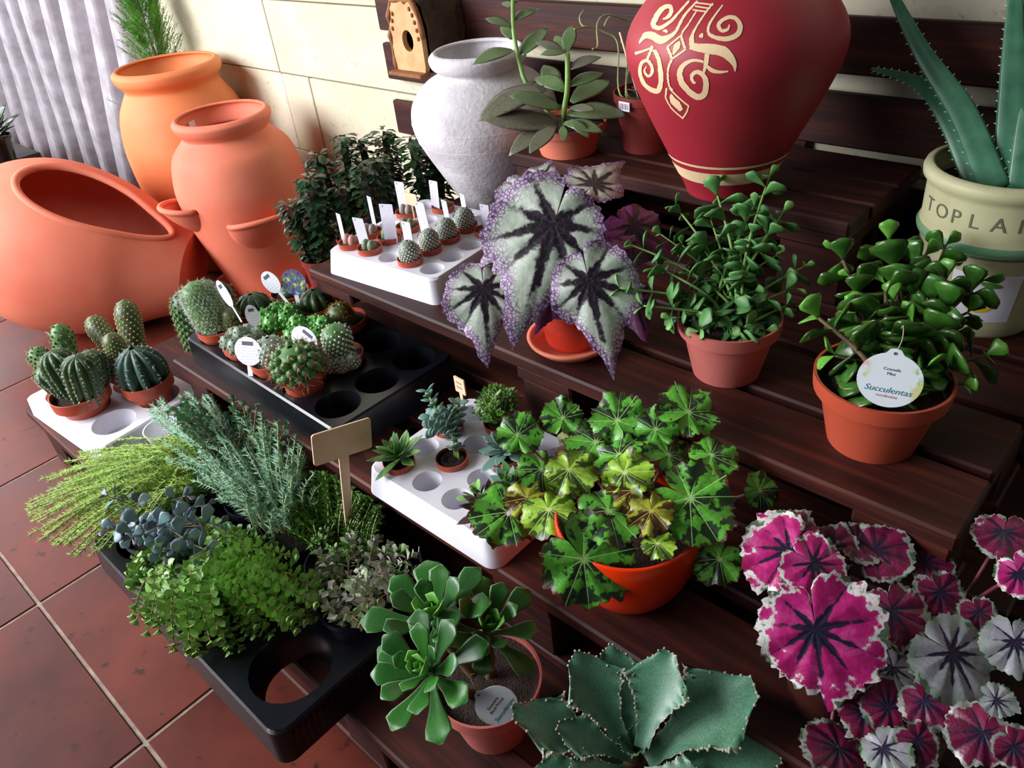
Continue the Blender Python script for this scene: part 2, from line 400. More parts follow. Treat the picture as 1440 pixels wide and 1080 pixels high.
# strawberry pot on a dish
SX, SY = -1.992, .985
t = thing('clay_dish', 'shallow terracotta dish under the strawberry planter', 'dish', (SX+.03, SY-.03, 0))
b = MB(); b.lathe([(.001, 0), (.13, 0), (.165, .045), (.168, .06), (.160, .06), (.126, .012), (.001, .012)], 56); b.build('bowl', TERRA, t)
t = thing('strawberry_planter', 'terracotta strawberry pot with side pockets and a price sticker inside the rim', 'planter', (SX, SY, .0125))
sp = smoothprof([(.094, 0), (.105, .03), (.126, .1), (.155, .2), (.172, .3), (.171, .36), (.155, .42), (.128, .452), (.112, .468), (.114, .478), (.124, .492), (.128, .507), (.122, .515)], 5)
vessel(t, sp, TERRA, .012)
def pocket(t, prof, phi, zc, a, b, c, mat):
    "bowl-shaped planting pocket on a pot's flank"
    r = prof_r(prof, zc)-.012; er = Vector((math.cos(phi), math.sin(phi), 0)); et = Vector((-math.sin(phi), math.cos(phi), 0))
    m = MB(); nu, nv = 20, 10; outer = []; inner = []
    for sh, lst in ((1, outer), (.86, inner)):
        for j in range(nv+1):
            w = PI/2*j/nv
            for i in range(nu+1):
                u = PI*i/nu
                lst.append(er*(r*(1-.25*math.sin(w))+b*sh*math.sin(u)*math.cos(w)) + et*(a*sh*math.cos(u)*math.cos(w)) + Vector((0, 0, zc+.012*math.sin(u)*math.cos(w)-c*sh*math.sin(w))))
    W = nu+1; q = [(j*W+i, j*W+i+1, (j+1)*W+i+1, (j+1)*W+i) for j in range(nv) for i in range(nu)]
    m.add(outer, q); m.add(inner, [f[::-1] for f in q])
    n = len(outer); m.f += [(i, i+1, n+i+1, n+i) for i in range(nu)]
    lip = [(Vector(outer[i])+Vector(inner[i]))/2 for i in range(nu+1)]
    m.tube(lip, .0075, 8); m.build('pocket', mat, t)
# the pot rim faces the camera azimuth
ca = math.atan2(-SY, -SX)
pocket(t, sp, ca+.10, .275, .085, .062, .10, TERRA)
pocket(t, sp, ca-1.25, .315, .07, .07, .09, TERRA)
pocket(t, sp, ca+2.4, .22, .07, .06, .085, TERRA)
st = MB(); st.bbox((0, 0, 0), (.024, .024, .001), .0003); o = st.build('price_sticker', PAPER, t, False)
aa = ca+PI+.85; o.matrix_local = M4(frame((0, 0, 1), (-math.cos(aa), -math.sin(aa), 0)), (.1035*math.cos(aa), .1035*math.sin(aa), .483))

# orange belly jar
OX, OY = -2.35, 1.045
t = thing('belly_jar', 'tall orange clay jar with a wide flared rim in front of the conifer', 'jar', (OX, OY, 0))
oj = smoothprof([(.11, 0), (.12, .02), (.15, .12), (.178, .25), (.187, .35), (.184, .42), (.168, .49), (.142, .535), (.132, .55), (.135, .562), (.149, .58), (.152, .598), (.145, .606)], 5)
vessel(t, oj, TERRA_O, .013)

# jar lying on its side with an oval cut-out
BC = V(-2.33, .565, .243); BE = V(-2.055, .80, .135); AX = (BE-BC); LB = AX.length; AX.normalize()
t = thing('lying_jar', 'big terracotta jar lying on its side with an oval planting mouth', 'jar', (BC.x, BC.y, 0))
jp = smoothprof([(.085, -.36), (.10, -.345), (.098, -.33), (.085, -.315), (.105, -.27), (.165, -.19), (.215, -.1), (.237, 0), (.228, .1), (.197, .2), (.155, .28), (.112, LB)], 6)
e2 = AX.cross(V(0, 0, 1)).normalized(); e3 = e2.cross(AX)          # e3 points up
def jpt(s_, phi, dr=0): r = prof_r(jp, s_)+dr; return BC - t.location + AX*s_ + (e3*math.cos(phi)+e2*math.sin(phi))*r
def jhit(px, py):
    d = Vector(ray(px, py)).normalized(); o = Vector(CAM)
    for k in np.arange(1.2, 3.6, .003):
        p = o+d*k-BC; s_ = p.dot(AX); q = p-AX*s_
        if jp[0][1] < s_ < LB and q.length <= prof_r(jp, s_): return s_, math.atan2(q.dot(e2), q.dot(e3))
    return None
S0, PH0 = .0, .0
h = jhit(132, 275); 
if h: S0, PH0 = h
ha, hb = .185, .46                         # half length, half angle
def inside(s_, ph):
    return math.hypot((s_-S0)/ha, (ph-PH0)/hb)
ns, npk = 110, 120
ss = np.linspace(jp[0][1], LB, ns); m = MB()
for dr in (0, -.014):
    vs = []; keep = {}
    for j in range(ns):
        for i in range(npk):
            ph = PH0-PI+2*PI*i/npk; s_ = ss[j]; k = inside(s_, ph); keep[(j, i)] = k
            if .80 < k < 1.0001: s_, ph = S0+(s_-S0)/k, PH0+(ph-PH0)/k
            vs.append(jpt(s_, ph, dr))
    fs = []
    for j in range(ns-1):
        for i in range(npk):
            q = [(j, i), (j, (i+1) % npk), (j+1, (i+1) % npk), (j+1, i)]
            if all(keep[x] <= .80 for x in q) or min(keep[x] for x in q) <= .80 : continue
            f = tuple(x[0]*npk+x[1] for x in q); fs.append(f if dr == 0 else f[::-1])
    m.add(vs, fs)
m.add([jpt(LB, 2*PI*i/48) for i in range(48)], [tuple(range(48))])
m.build('body', TERRA, t)
b = MB(); ring = [jpt(S0+ha*math.cos(a), PH0+hb*math.sin(a), -.006) for a in np.linspace(0, 2*PI, 73)]
b.tube(ring, .0105, 8, cap=False); b.build('mouth_rim', TERRA, t)

# pleated grey canvas curtain beside the wall
CANV = simple('weathered_grey_canvas', '#8f898c', '#b4b0b8', .9, 14, .4, .003)
m = MB(); cols = 240; rws = 16; vs = []
for j in range(rws+1):
    z = .0+1.9*j/rws
    for i in range(cols+1):
        u = i/cols; w = u*12; f = w % 1
        yy = -.075*(min(f/.22, 1)**1.5 if f < .22 else max(0, 1-(f-.22-.4)/.16) if f > .62 else 1.0)
        vs.append((-5.2+2.23*u+.40*z+.012*math.sin(w*3+z*3), 1.20+yy*(1-.1*math.sin(5*z+w)), z))
m.add(vs, [(j*(cols+1)+i, j*(cols+1)+i+1, (j+1)*(cols+1)+i+1, (j+1)*(cols+1)+i) for j in range(rws) for i in range(cols)])
o = m.build('canvas_curtain', CANV); tag(o, 'grey weathered canvas hanging in square pleats beside the block wall', 'curtain')
sm = o.modifiers.new('thickness', 'SOLIDIFY'); sm.thickness = .006

# low dark bench at the far left
DARKW = simple('dark_bench_wood', '#1b1414', '#2c211f', .6, 12, .2)
q = at(57, 214, z=.34); t = thing('low_bench', 'low dark wooden bench beside the pleated canvas', 'bench', (q.x-.4, q.y-.13, 0))
for sx in (-.36, .36):
    for sy in (-.1, .1): b = MB(); b.bbox((sx, sy, .156), (.05, .05, .312), .003); b.build('leg', DARKW, t, False)
b = MB(); b.bbox((0, 0, .327), (.8, .26, .028), .004); b.build('bench_top', DARKW, t, False)
# ------------------------------------------------------------------ pots, trays, cacti
def pot(parent, r, h, mat, rb=.72, rim=.16, soil=SOIL, soil_dz=.12, seg=40, name='pot', z=0):
    k = rb; t = max(.0014, r*.03); hr = h*rim
    rm = lambda s: r*.95*(k+(1-k)*s)
    prof = [(.0005, 0), (rm(0), 0), (rm(.5), h*.5), (rm(1-rim), h-hr), (r*.985, h-hr*.98), (r, h-hr*.5), (r*1.005, h), (r*.96, h), (r*.955, h-hr*.6), (rm(.6)-t, h*.55), (rm(.1)-t, h*.12), (.0005, h*.1)]
    m = MB(); m.lathe([(a, b+z) for a, b in prof], seg); o = sharp(m.build(name, mat, parent), 40)
    zs = h*(1-soil_dz)+z; m = MB(); rr = r*.952; n = 6
    m.lathe([(rr*max(i, .01)/n, zs+.0025*math.sin(i*2.1)*(1 if i < n else 0)) for i in range(n+1)], 24); m.build('soil', soil, parent)
    return zs
def tray(parent, nx, ny, cx, cy, rh, h, mat, margin=.008, rcorner=.018, bottom=True, cup=.75, lip=0, flare=.006, name='tray_shell'):
    "moulded plant tray with round sockets; origin at the middle of its underside"
    m = MB(); hx, hy = nx*cx/2, ny*cy/2; n = 24; ztop = h
    for i in range(nx):
        for j in range(ny):
            c = Vector((-hx+(i+.5)*cx, -hy+(j+.5)*cy, 0)); vs = []
            for k in range(n):
                a = 2*PI*k/n+PI/4; ca, sa = math.cos(a), math.sin(a); q = max(abs(ca), abs(sa))
                vs.append(c+Vector((ca/q*cx/2, sa/q*cy/2, ztop)))
            for rr, z in ((rh, ztop), (rh*.985, ztop-.002), (rh*.86, ztop-h*cup)):
                vs += [c+Vector((rr*math.cos(2*PI*k/n+PI/4), rr*math.sin(2*PI*k/n+PI/4), z)) for k in range(n)]
            fs = [(l*n+k, l*n+(k+1) % n, (l+1)*n+(k+1) % n, (l+1)*n+k) for l in range(3) for k in range(n)]
            if bottom is True or (bottom and (i, j) in bottom): fs.append(tuple(3*n+k for k in range(n)))
            m.add(vs, fs)
    N = 48; inner = []; rings = []
    def rrect(ax, ay, rc, k):
        a = 2*PI*(k+.5)/N; ca, sa = math.cos(a), math.sin(a)
        sx, sy = (1 if ca > 0 else -1), (1 if sa > 0 else -1)
        q = (k % 12)/11*PI/2; base = (k//12)*PI/2
        return Vector((sx*(ax-rc), sy*(ay-rc), 0)) + Vector((rc*math.cos(base+q), rc*math.sin(base+q), 0))
    def loop(ax, ay, rc, z): return [rrect(ax, ay, rc, k)+Vector((0, 0, z)) for k in range(N)]
    ax, ay = hx+margin, hy+margin
    lps = [loop(hx, hy, .0005, ztop), loop(ax-.003, ay-.003, rcorner, ztop), loop(ax, ay, rcorner, ztop-.003), loop(ax+flare, ay+flare, rcorner, .0), loop(ax+flare-.003, ay+flare-.003, rcorner, .0), loop(ax-.004, ay-.004, rcorner, ztop-.006)]
    vs = [v for l in lps for v in l]
    m.add(vs, [(l*N+k, l*N+(k+1) % N, (l+1)*N+(k+1) % N, (l+1)*N+k) for l in range(len(lps)-1) for k in range(N)])
    return sharp(m.build(name, mat, parent), 40)
def green(name, a, b, rough=.45, scale=60, **k): return simple(name, a, b, rough, scale, **k)
C_DARK = green('dark_green_cactus_skin', '#23401f', '#3a5a2c'); C_MID = green('green_cactus_skin', '#3f6a35', '#5a8447')
C_BLUE = green('blue_green_cactus_skin', '#2c4a42', '#3f6053'); C_OLIVE = green('olive_cactus_skin', '#3c4a2c', '#5b6a3c')
C_BRIGHT = green('bright_green_cactus_skin', '#3c7a2e', '#5fa047', .3); C_GREY = green('grey_green_cactus_skin', '#6a7a66', '#8a9784')
SP_W = simple('white_spines', '#d9d6cf', '#eceae4', .7); SP_T = simple('tan_spines', '#a88f62', '#cdb98c', .7); SP_R = simple('reddish_spines', '#a35a4a', '#caa08c', .7)
SP_G = simple('golden_spines', '#a86a18', '#d09426', .7); SP_B = simple('brown_spines', '#4a3a2a', '#7a6a4c', .7)
def cactus(parent, base, axis, H, Rr, skin, shape='column', ribs=0, amp=.1, bumps=0, bsize=.2, bskin=None, spn=0, per=5, slen=.008, sw=.0004, smat=None, seg=None, name='stem', woolly=False):
    rot = frame(Vector(axis).orthogonal(), axis) if False else None
    z = Vector(axis).normalized(); x = z.orthogonal().normalized(); y = z.cross(x); rot = Matrix((x, y, z)).transposed()
    n = 22; prof = []
    for k in range(n+1):
        s = k/n
        if shape == 'globe': r = math.sqrt(max(0, 1-((s-.42)/.585)**2))
        elif shape == 'club': r = (.78+.24*s)*(1 if s < .72 else math.sqrt(max(0, 1-((s-.72)/.2801)**2)))
        else: r = (.88+.12*min(1, s*3))*(1 if s < .75 else math.sqrt(max(0, 1-((s-.75)/.2501)**2)))
        prof.append((max(r*Rr, .0003), s*H))
    seg = seg or (ribs*6 if ribs else 20); base = Vector(base)
    mod = (lambda a, t: 1-amp+amp*abs(math.cos(ribs*a/2))**.8*2-amp*.6) if ribs else None
    m = MB(); m.lathe(prof, seg, base, mod, rot); o = m.build(name, skin, parent)
    P_ = []
    if ribs:
        ns = max(3, spn//ribs)
        for k in range(ribs):
            a = 2*PI*k/ribs
            for j in range(ns):
                s = .08+.9*(j+.5+(k % 2)*.3)/ns
                if s < .99: P_.append((a, s))
    cnt = bumps or (0 if ribs else spn)
    if cnt:
        w = np.cumsum([max(p[0], .0) + Rr*.08 for p in prof]); w = w/w[-1]
        for k in range(cnt):
            s = float(np.interp((k+.5)/cnt, w, np.linspace(0, 1, n+1))); P_.append((k*2.399963, s))
    b = MB(); sp = MB()
    for a, s in P_:
        r = np.interp(s*H, [p[1] for p in prof], [p[0] for p in prof]); ds = .02
        r2 = np.interp(min(1, s+ds)*H, [p[1] for p in prof], [p[0] for p in prof]); r1 = np.interp(max(0, s-ds)*H, [p[1] for p in prof], [p[0] for p in prof])
        if ribs: r = r*(mod(a, s))
        er = Vector((math.cos(a), math.sin(a), 0)); nl = (er*(2*ds*H) + Vector((0, 0, -(r2-r1)))).normalized()
        if s > .97: nl = (nl+Vector((0, 0, 1))).normalized()
        p = base + rot @ (er*r+Vector((0, 0, s*H))); nn = rot @ nl
        if bumps:
            bs = bsize*Rr*(.75+.25*math.sin(PI*min(1, s*1.1))); b.ball(p, bs, 6, 4); p = p+nn*bs*.9
        for q in range(per if spn or bumps else 0):
            d = (nn*R.uniform(.35, 1) + Vector((R.gauss(0, 1), R.gauss(0, 1), R.gauss(0, 1)))*.62).normalized()
            if d.dot(nn) < 0: d = d-nn*2*d.dot(nn)
            sp.spike(p-nn*.0006, d*slen*R.uniform(.6, 1.25), sw)
    if bumps: stuff(b.build('tubercles', bskin or skin, o))
    if sp.v and smat: stuff(sp.build('spines', smat, o, smooth=False))
    return o
def card(parent_or_none, pts, thick, mat, name='tag_card', parent=None):
    "thin card from a flat outline (x, y), thickness along z"
    m = MB(); n = len(pts)
    m.add([(x, y, thick/2) for x, y in pts]+[(x, y, -thick/2) for x, y in pts], [tuple(range(n)), tuple(range(2*n-1, n-1, -1))]+[(i, n+i, n+(i+1) % n, (i+1) % n) for i in range(n)])
    return m.build(name, mat, parent, smooth=False)
def rrect2(w, h, r, y0=0, n=4):
    out = []
    for cx, cy, a0 in ((w/2-r, y0+h-r, 0), (-w/2+r, y0+h-r, PI/2), (-w/2+r, y0+r, PI), (w/2-r, y0+r, 1.5*PI)):
        out += [(cx+r*math.cos(a0+PI/2*k/n), cy+r*math.sin(a0+PI/2*k/n)) for k in range(n+1)]
    return out
def face_cam(p, tilt=0, turn=0):
    "upright card frame at p turned to the camera, leaning back by tilt, turned about z"
    d = Vector(CAM)-Vector(p); d.z = 0; d.normalize(); d = Matrix.Rotation(turn, 3, 'Z') @ d
    up = Vector((0, 0, 1))*math.cos(tilt) - d*math.sin(tilt)
    return frame(up, d)
CARD_TXT = None
def m_printed(name, base, ink, scale):
    m, nt, b = newmat(name); v = nt.coord(); s = nt.new('ShaderNodeSeparateXYZ'); nt.put(s, 0, v)
    row = nt.math('FRACT', nt.math('MULTIPLY', s.outputs[1], scale)); cellv = nt.mapping(v, (scale*1.3, scale*.01, 0)); 
    n = nt.new('ShaderNodeTexNoise'); cm = nt.new('ShaderNodeCombineXYZ'); nt.put(cm, 0, nt.math('MULTIPLY', s.outputs[0], scale*1.6)); nt.put(cm, 1, nt.math('MULTIPLY', nt.math('FLOOR', nt.math('MULTIPLY', s.outputs[1], scale)), 7.3))
    nt.put(n, 'Vector', cm.outputs[0]); nt.put(n, 'Scale', 1.2)
    on = nt.math('MULTIPLY', nt.math('LESS_THAN', row, .38), nt.math('GREATER_THAN', n.outputs[0], .44))
    nt.put(b, 'Base Color', nt.mix(nt.math('MULTIPLY', on, .3), col(base), col(ink))); b.inputs['Roughness'].default_value = .55; return m
PRINT = m_printed('card_with_small_print', '#dddbe8', '#6a6880', 330)

# --- white tray of mini cacti on the third pallet
mt_c = V(-1.0, .802, .4502); mt_a = math.radians(5)
mtray = thing('mini_plant_tray', 'white polystyrene tray full of tiny red cactus pots with paper tags', 'tray', mt_c); mtray.rotation_euler.z = mt_a
tray(mtray, 5, 5, .0475, .0475, .0200, .042, WHITEP, margin=.007, rcorner=.016)
RZ = Matrix.Rotation(mt_a, 3, 'Z')
def mcell(px, py):
    p = RZ.inverted() @ (at(px, py, z=.503)-mt_c); i = round((p.x+.095)/.0475); j = round((p.y+.095)/.0475)
    return max(0, min(4, i)), max(0, min(4, j))
STONE = green('grey_pink_stone_plant', '#8a7a78', '#a89a90', .6, 200); STONEG = green('grey_green_stone_plant', '#67795c', '#8b9a78', .5, 150); STONEP = green('pink_stone_plant', '#b57f7a', '#c79a90', .6, 200)
def split_rock(parent, z, r, mat, n=2):
    for k in range(n):
        m = MB(); a = R.uniform(0, .6)+k*2*PI/n; m.ball((r*.42*math.cos(a), r*.42*math.sin(a), z+r*.55), r*.62, 12, 8, (.75, .9, 1.25), Matrix.Rotation(a, 3, 'Z')); m.build('fleshy_leaf', mat, parent)
minis = [((467,345), 'rock', STONEP, 'pink cleft stone plant in the mini tray corner'), ((505,350), 'rock', STONEG, 'green cleft stone plant behind a white tag at the tray edge'),
 ((531,318), 'rock', STONE, 'grey stone plant in the second row of the mini tray'), ((558,292), 'rock', STONE, 'grey stone plant before the dark succulents'),
 ((552,338), 'rock', STONEG, 'small stone plant hidden behind the widest white tag'), ((568,370), 'globe', None, 'dotted white spined globe cactus at the front of the mini tray'),
 ((603,345), 'globe', None, 'dotted globe cactus behind a leaning paper tag'), ((580,316), 'rock', STONEG, 'green stone plant beside the little wooden stick'),
 ((632,330), 'globe', None, 'round dotted globe cactus in the fourth row of the mini tray'), ((655,308), 'globe', None, 'dotted globe cactus nearest the white urn'),
 ((680,322), 'tiny', None, 'bare gritty mini pot at the tray end under the patterned begonia leaf'), ((612,290), 'rock', STONEG, 'plump green stone plant at the back of the mini tray')]
used = set(); mini_pos = {}
for px, kind, mt, lab in minis:
    c = mcell(*px); k = 0
    if c in used:
        c = min(((i, j) for i in range(5) for j in range(5) if (i, j) not in used), key=lambda q: (q[0]-c[0])**2+(q[1]-c[1])**2)
    used.add(c); l = mt_c + RZ @ Vector((-.095+c[0]*.0475, -.095+c[1]*.0475, .012)); mini_pos[px] = l
    t = thing('mini_potted_cactus' if kind == 'globe' else 'mini_potted_succulent', lab, 'cactus' if kind == 'globe' else 'succulent', l, 'tiny pots in the white mini tray')
    zs = pot(t, .0213, .040, PLAST, rb=.70, rim=.24, soil=GRIT, soil_dz=.1, seg=28)
    if kind == 'globe': cactus(t, (0, 0, zs-.004), (R.uniform(-.08, .08), R.uniform(-.08, .08), 1), .038, .0172, C_GREY, 'globe', bumps=150, bsize=.085, bskin=SP_W, per=0, name='globe')
    elif kind == 'rock': split_rock(t, zs-.004, .0155, mt)
    else: split_rock(t, zs-.006, .008, STONEG)
tagspec = [((480,345),(481,296),.011,'narrow'),((513,350),(513,300),.019,''),((546,318),(541,262),.011,''),((568,300),(566,249),.017,''),((556,352),(556,294),.021,''),((580,368),(577,311),.016,''),
 ((605,350),(603,280),.018,''),((638,330),(634,274),.013,''),((662,306),(661,256),.013,''),((684,318),(681,277),.016,''),((598,300),(602,252),.017,'')]
for k, (pb, pt, w, _) in enumerate(tagspec):
    near = min(mini_pos, key=lambda q: math.hypot(q[0]-pb[0], q[1]-pb[1])); l = mini_pos[near]
    b0 = at(pb[0], pb[1], z=.4905); b0 = Vector((l.x, l.y, .4905)) + (b0-Vector((l.x, l.y, .4905)))*min(1, .014/max(1e-6, (b0-Vector((l.x, l.y, .4905))).length))
    hh = (pb[1]-pt[1])/830*1.08
    o = card(None, rrect2(w*1.2, hh, .001), .0006, PRINT, 'plant_tag'); o.matrix_world = M4(face_cam(b0, R.uniform(-.1, .08), [-1.1, -.75, -1.1, -.7, -.55, -.8, -.8, -1.0, -1.05, -.7, -.8][k]), b0-Vector((0, 0, .004)))
    tag(o, ['narrow white tag beside the pink stone plant', 'white printed tag by the green stone plant at the tray edge', 'thin leaning tag in the second row of the mini tray', 'tall white tag before the dark leafy succulents', 'widest bright paper tag in the middle of the mini tray', 'printed tag beside the front dotted globe cactus', 'long paper tag leaning over the globe cactus in the middle', 'slanted tag beside the fourth row globe cactus', 'edge-on tag nearest the white urn', 'small pale tag in the bare gritty pot', 'white tag behind the wooden stick in the mini tray'][k], 'tag', 'paper tags in the mini tray')
    h_ = MB(); h_.lathe([(.0003, 0), (.0012, 0), (.0012, .0002)], 10); oo = h_.build('punch_hole', INK, o); oo.matrix_local = Matrix.Translation((-w*.3, hh-.004, .00035))
t = thing('wooden_price_stick', 'small plywood price sign in the mini cactus tray', 'sign', at(585, 318, z=.488))
fr = face_cam(t.location, 0, -.9); b = MB(); b.bbox((0, .016, 0), (.0028, .05, .0018), .0003); o = b.build('stick', PLY, t, False); o.matrix_local = fr.to_4x4()
o = card(None, rrect2(.032, .022, .002, .04), .002, PLY, 'board', t); o.matrix_local = fr.to_4x4()

# --- black tray of cacti on the second pallet
bt_c = V(-1.09, .576, .3002); bt_a = math.radians(-1)
btray = thing('black_cactus_tray', 'black plastic socket tray of cacti with empty round sockets', 'tray', bt_c); btray.rotation_euler.z = bt_a
BC_, BCY = .0915, .0785; tray(btray, 5, 3, BC_, BCY, .0365, .052, BLACKP, margin=.006, rcorner=.016, flare=.004, cup=.9)
BRZ = Matrix.Rotation(bt_a, 3, 'Z')
def bcell(i, j): return bt_c + BRZ @ Vector(((i-2)*BC_, (j-1)*BCY, .0075))
def bpot(l, lab, r=.0372, soil=GRIT, h=.062):
    t = thing('potted_cactus', lab, 'cactus', l, 'cacti in and around the black tray'); return t, pot(t, r, h, PLAST, rb=.74, rim=.22, soil=soil, soil_dz=.12)
t, z = bpot(bcell(0, 0), 'slim woolly cactus at the wooden end of the black tray')
cactus(t, (-.008, 0, z-.005), (-.38, 0, 1), .098, .032, C_MID, 'column', spn=380, per=6, slen=.009, sw=.0004, smat=SP_W)
cactus(t, (.014, .014, z-.005), (.2, .3, 1), .045, .016, C_OLIVE, 'column', spn=110, per=4, slen=.006, smat=SP_T)
t, z = bpot(bcell(1, 0), 'clumped grey green cushion cactus in the black tray')
for k in range(7):
    a = k*2*PI/6; q = (0, 0) if k == 6 else (.019*math.cos(a), .019*math.sin(a))
    cactus(t, (q[0], q[1], z-.006), (q[0]*14, q[1]*14, 1), .034 if k < 6 else .044, .0155, C_GREY, 'globe', bumps=45, bsize=.16, bskin=C_GREY, per=4, slen=.003, sw=.00025, smat=SP_W, name='head')
t, z = bpot(bcell(2, 0), 'small dotted round cactus behind the large white oval tag')
cactus(t, (0, .004, z-.005), (0, 0, 1), .05, .027, C_GREY, 'globe', bumps=130, bsize=.09, bskin=SP_W, per=2, slen=.003, smat=SP_W, name='globe')
t, z = bpot(bcell(3, 0), 'knobbly green cactus with pink hooked spines beside the empty sockets')
t.location.z += .012
cactus(t, (0, 0, z-.008), (-.1, -.05, 1), .058, .037, C_MID, 'globe', bumps=62, bsize=.26, per=7, slen=.014, sw=.0006, smat=SP_R, name='globe')
t, z = bpot(bcell(1, 1), 'brain-like bright green monstrose cactus in the back row')
for k in range(5): cactus(t, (.015*math.cos(k*1.3)-.004, .015*math.sin(k*1.3), z-.006), (math.cos(k*1.3)*.4, math.sin(k*1.3)*.4, 1), .042, .019, C_BRIGHT, 'globe', bumps=46, bsize=.24, bskin=C_BRIGHT, name='knob')
t, z = bpot(bcell(2, 1), 'lumpy glossy green monstrose cactus beside the thin clear rod')
for k in range(6): cactus(t, (.017*math.cos(k*1.05), .017*math.sin(k*1.05), z-.006), (math.cos(k*1.05)*.4, math.sin(k*1.05)*.4, 1), .05 if k % 2 else .042, .019, C_BRIGHT, 'globe', bumps=46, bsize=.25, bskin=C_BRIGHT, name='knob')
t, z = bpot(bcell(3, 1), 'white woolly upright cactus with pups beside the empty sockets')
cactus(t, (0, 0, z-.006), (0, 0, 1), .068, .024, C_MID, 'column', bumps=170, bsize=.1, bskin=SP_W, per=5, slen=.004, sw=.0002, smat=SP_W)
for k in range(5):
    a = -2.6+k*.65; cactus(t, (.026*math.cos(a), .026*math.sin(a), z-.006), (math.cos(a)*.4, math.sin(a)*.4, 1), .026, .0125, C_GREY, 'globe', bumps=50, bsize=.14, bskin=SP_W, per=4, slen=.003, sw=.0002, smat=SP_W, name='pup')
# darker pots along the back row
for (ci, cj), lab, kind in [((0, 1), 'dark low ribbed cactus in the second row before the clay dish', 'low'), ((0, 2), 'small red pot holding the picture tag and the oval tag', 'tagpot'), ((1, 2), 'dark spiny cactus beside the leafy euphorbia pots', 'low')]:
    t, z = bpot(bcell(ci, cj), lab, soil=SOIL)
    if kind == 'tagpot': cactus(t, (0, 0, z-.004), (0, 0, 1), .022, .02, C_DARK, 'globe', spn=60, per=4, slen=.006, smat=SP_B, name='globe')
    else: cactus(t, (0, 0, z-.004), (0, 0, 1), .04, .031, C_DARK, 'globe', ribs=9, amp=.14, spn=60, per=4, slen=.006, smat=SP_B, name='globe')
t, z = bpot(bcell(2, 2), 'golden spined cactus under the third pallet edge', soil=SOIL)
cactus(t, (0, -.004, z-.004), (0, -.3, 1), .046, .024, C_OLIVE, 'globe', spn=150, per=5, slen=.008, smat=SP_G, name='globe')

# oval and round tags in the black tray
def m_tagpic():
    m, nt, b = newmat('picture_tag'); v = nt.coord(); n = nt.noise(v, 95, 3); n2 = nt.noise(nt.mapping(v, loc=(3, 1, 0)), 80, 3)
    c = nt.ramp(n, [(.32, '#2b2440'), (.45, '#6a5a9a'), (.55, '#4d7a3c'), (.66, '#d8d4a0')]); c = nt.mix(nt.step(n2, .58, .66), c, col('#6fb7d6'))
    nt.put(b, 'Base Color', c); b.inputs['Roughness'].default_value = .4; return m
PIC = m_tagpic(); BLURB = m_printed('oval_card_with_print', '#e6e5ee', '#8a8898', 200)
def oval(a, b_, y0, n=24): return [(a*math.cos(2*PI*k/n), y0+b_*math.sin(2*PI*k/n)) for k in range(n)]
def disc_tag(px, py, z, a, b_, lab, turn, tilt, mat=BLURB, stem=.05, roll=0, name='plant_tag', ref=None):
    p = at(px, py, z=z); t = thing(name, lab, 'tag', p, None)
    f = face_cam(p, tilt, turn) @ Matrix.Rotation(roll, 3, 'Z')
    c = card(None, oval(a, b_, 0), .0008, mat, 'tag_card', t); c.matrix_local = f.to_4x4()
    s = MB(); s.bbox((0, -b_-stem/2+.004, -.0004), (a*.35, stem, .0008), .0002); s = s.build('tag_stem', PAPER, t, False); s.matrix_local = f.to_4x4()
    lg = MB(); lg.bbox((0, b_*.55, .0006), (a*.8, b_*.28, .0004), .0001); lg = lg.build('printed_logo', INK, t, False); lg.matrix_local = f.to_4x4()
    return t
disc_tag(349, 494, .392, .026, .0245, 'large white oval tag in front of the small dotted cactus', -.7, .35, stem=.03)
disc_tag(428, 477, .40, .026, .019, 'lilac-white oval tag behind the pink spined cactus', -.6, .5, stem=.03, roll=-.6)
disc_tag(355, 444, .415, .0115, .02, 'small grey loop tag above the dotted cactus', -.2, .1, stem=.035)
disc_tag(316, 413, .435, .011, .026, 'narrow white tag leaning beside the woolly cactus', -.9, .15, stem=.035, roll=.5)
disc_tag(381, 397, .43, .0165, .022, 'white oval tag leaning beside the round picture tag', -.6, .2, stem=.03, roll=.6)
o = disc_tag(413, 397, .428, .0235, .0245, 'round picture tag of purple flowers by the strawberry pot', -.5, .15, mat=PIC, stem=.03)
for c in list(o.children):
    if c.name.startswith('printed_logo'): bpy.data.objects.remove(c)
GLASS = simple('clear_plastic_rod', '#c9c9d2', '#dcdce4', .15)
t = thing('plastic_rod', 'thin clear rod standing by the white woolly cactus', 'rod', at(494, 472, z=.345)); b = MB(); e = at(476, 427, z=.405)-t.location; b.tube([(0, 0, 0), e], .0008, 6); b.build('rod', GLASS, t)

# --- white tray of large cacti on the short pallet
lt_c = V(-1.548, .352, .1502); lt_a = math.radians(4)
ltray = thing('large_cactus_tray', 'white polystyrene tray carrying big cacti beside the lying jar', 'tray', lt_c); ltray.rotation_euler.z = lt_a
tray(ltray, 3, 2, .098, .098, .0415, .042, WHITEP, margin=.012, rcorner=.012, flare=.003, cup=.9)
def lpot(px, py, lab, r, h=.075, lift=.0):
    p = at(px, py, z=.235); t = thing('potted_cactus', lab, 'cactus', (p.x, p.y, .1935+lift), 'large cacti in the white tray'); return t
def lcell(i, j, dz=.008): return lt_c + Matrix.Rotation(lt_a, 3, 'Z') @ Vector(((i-1)*.098, (j-.5)*.098, dz))
def bigpot(l, lab, r, h=.078, rb=.6):
    t = thing('potted_cactus', lab, 'cactus', l, 'large cacti in the white tray'); return t, pot(t, r, h, PLAST, rb=rb, rim=.3, soil=SOIL, soil_dz=.14)
t, z = bigpot(lcell(1, 0)+Vector((.004, -.006, 0)), 'ribbed three-stemmed cactus in a wide red pot at the tray front', .056)
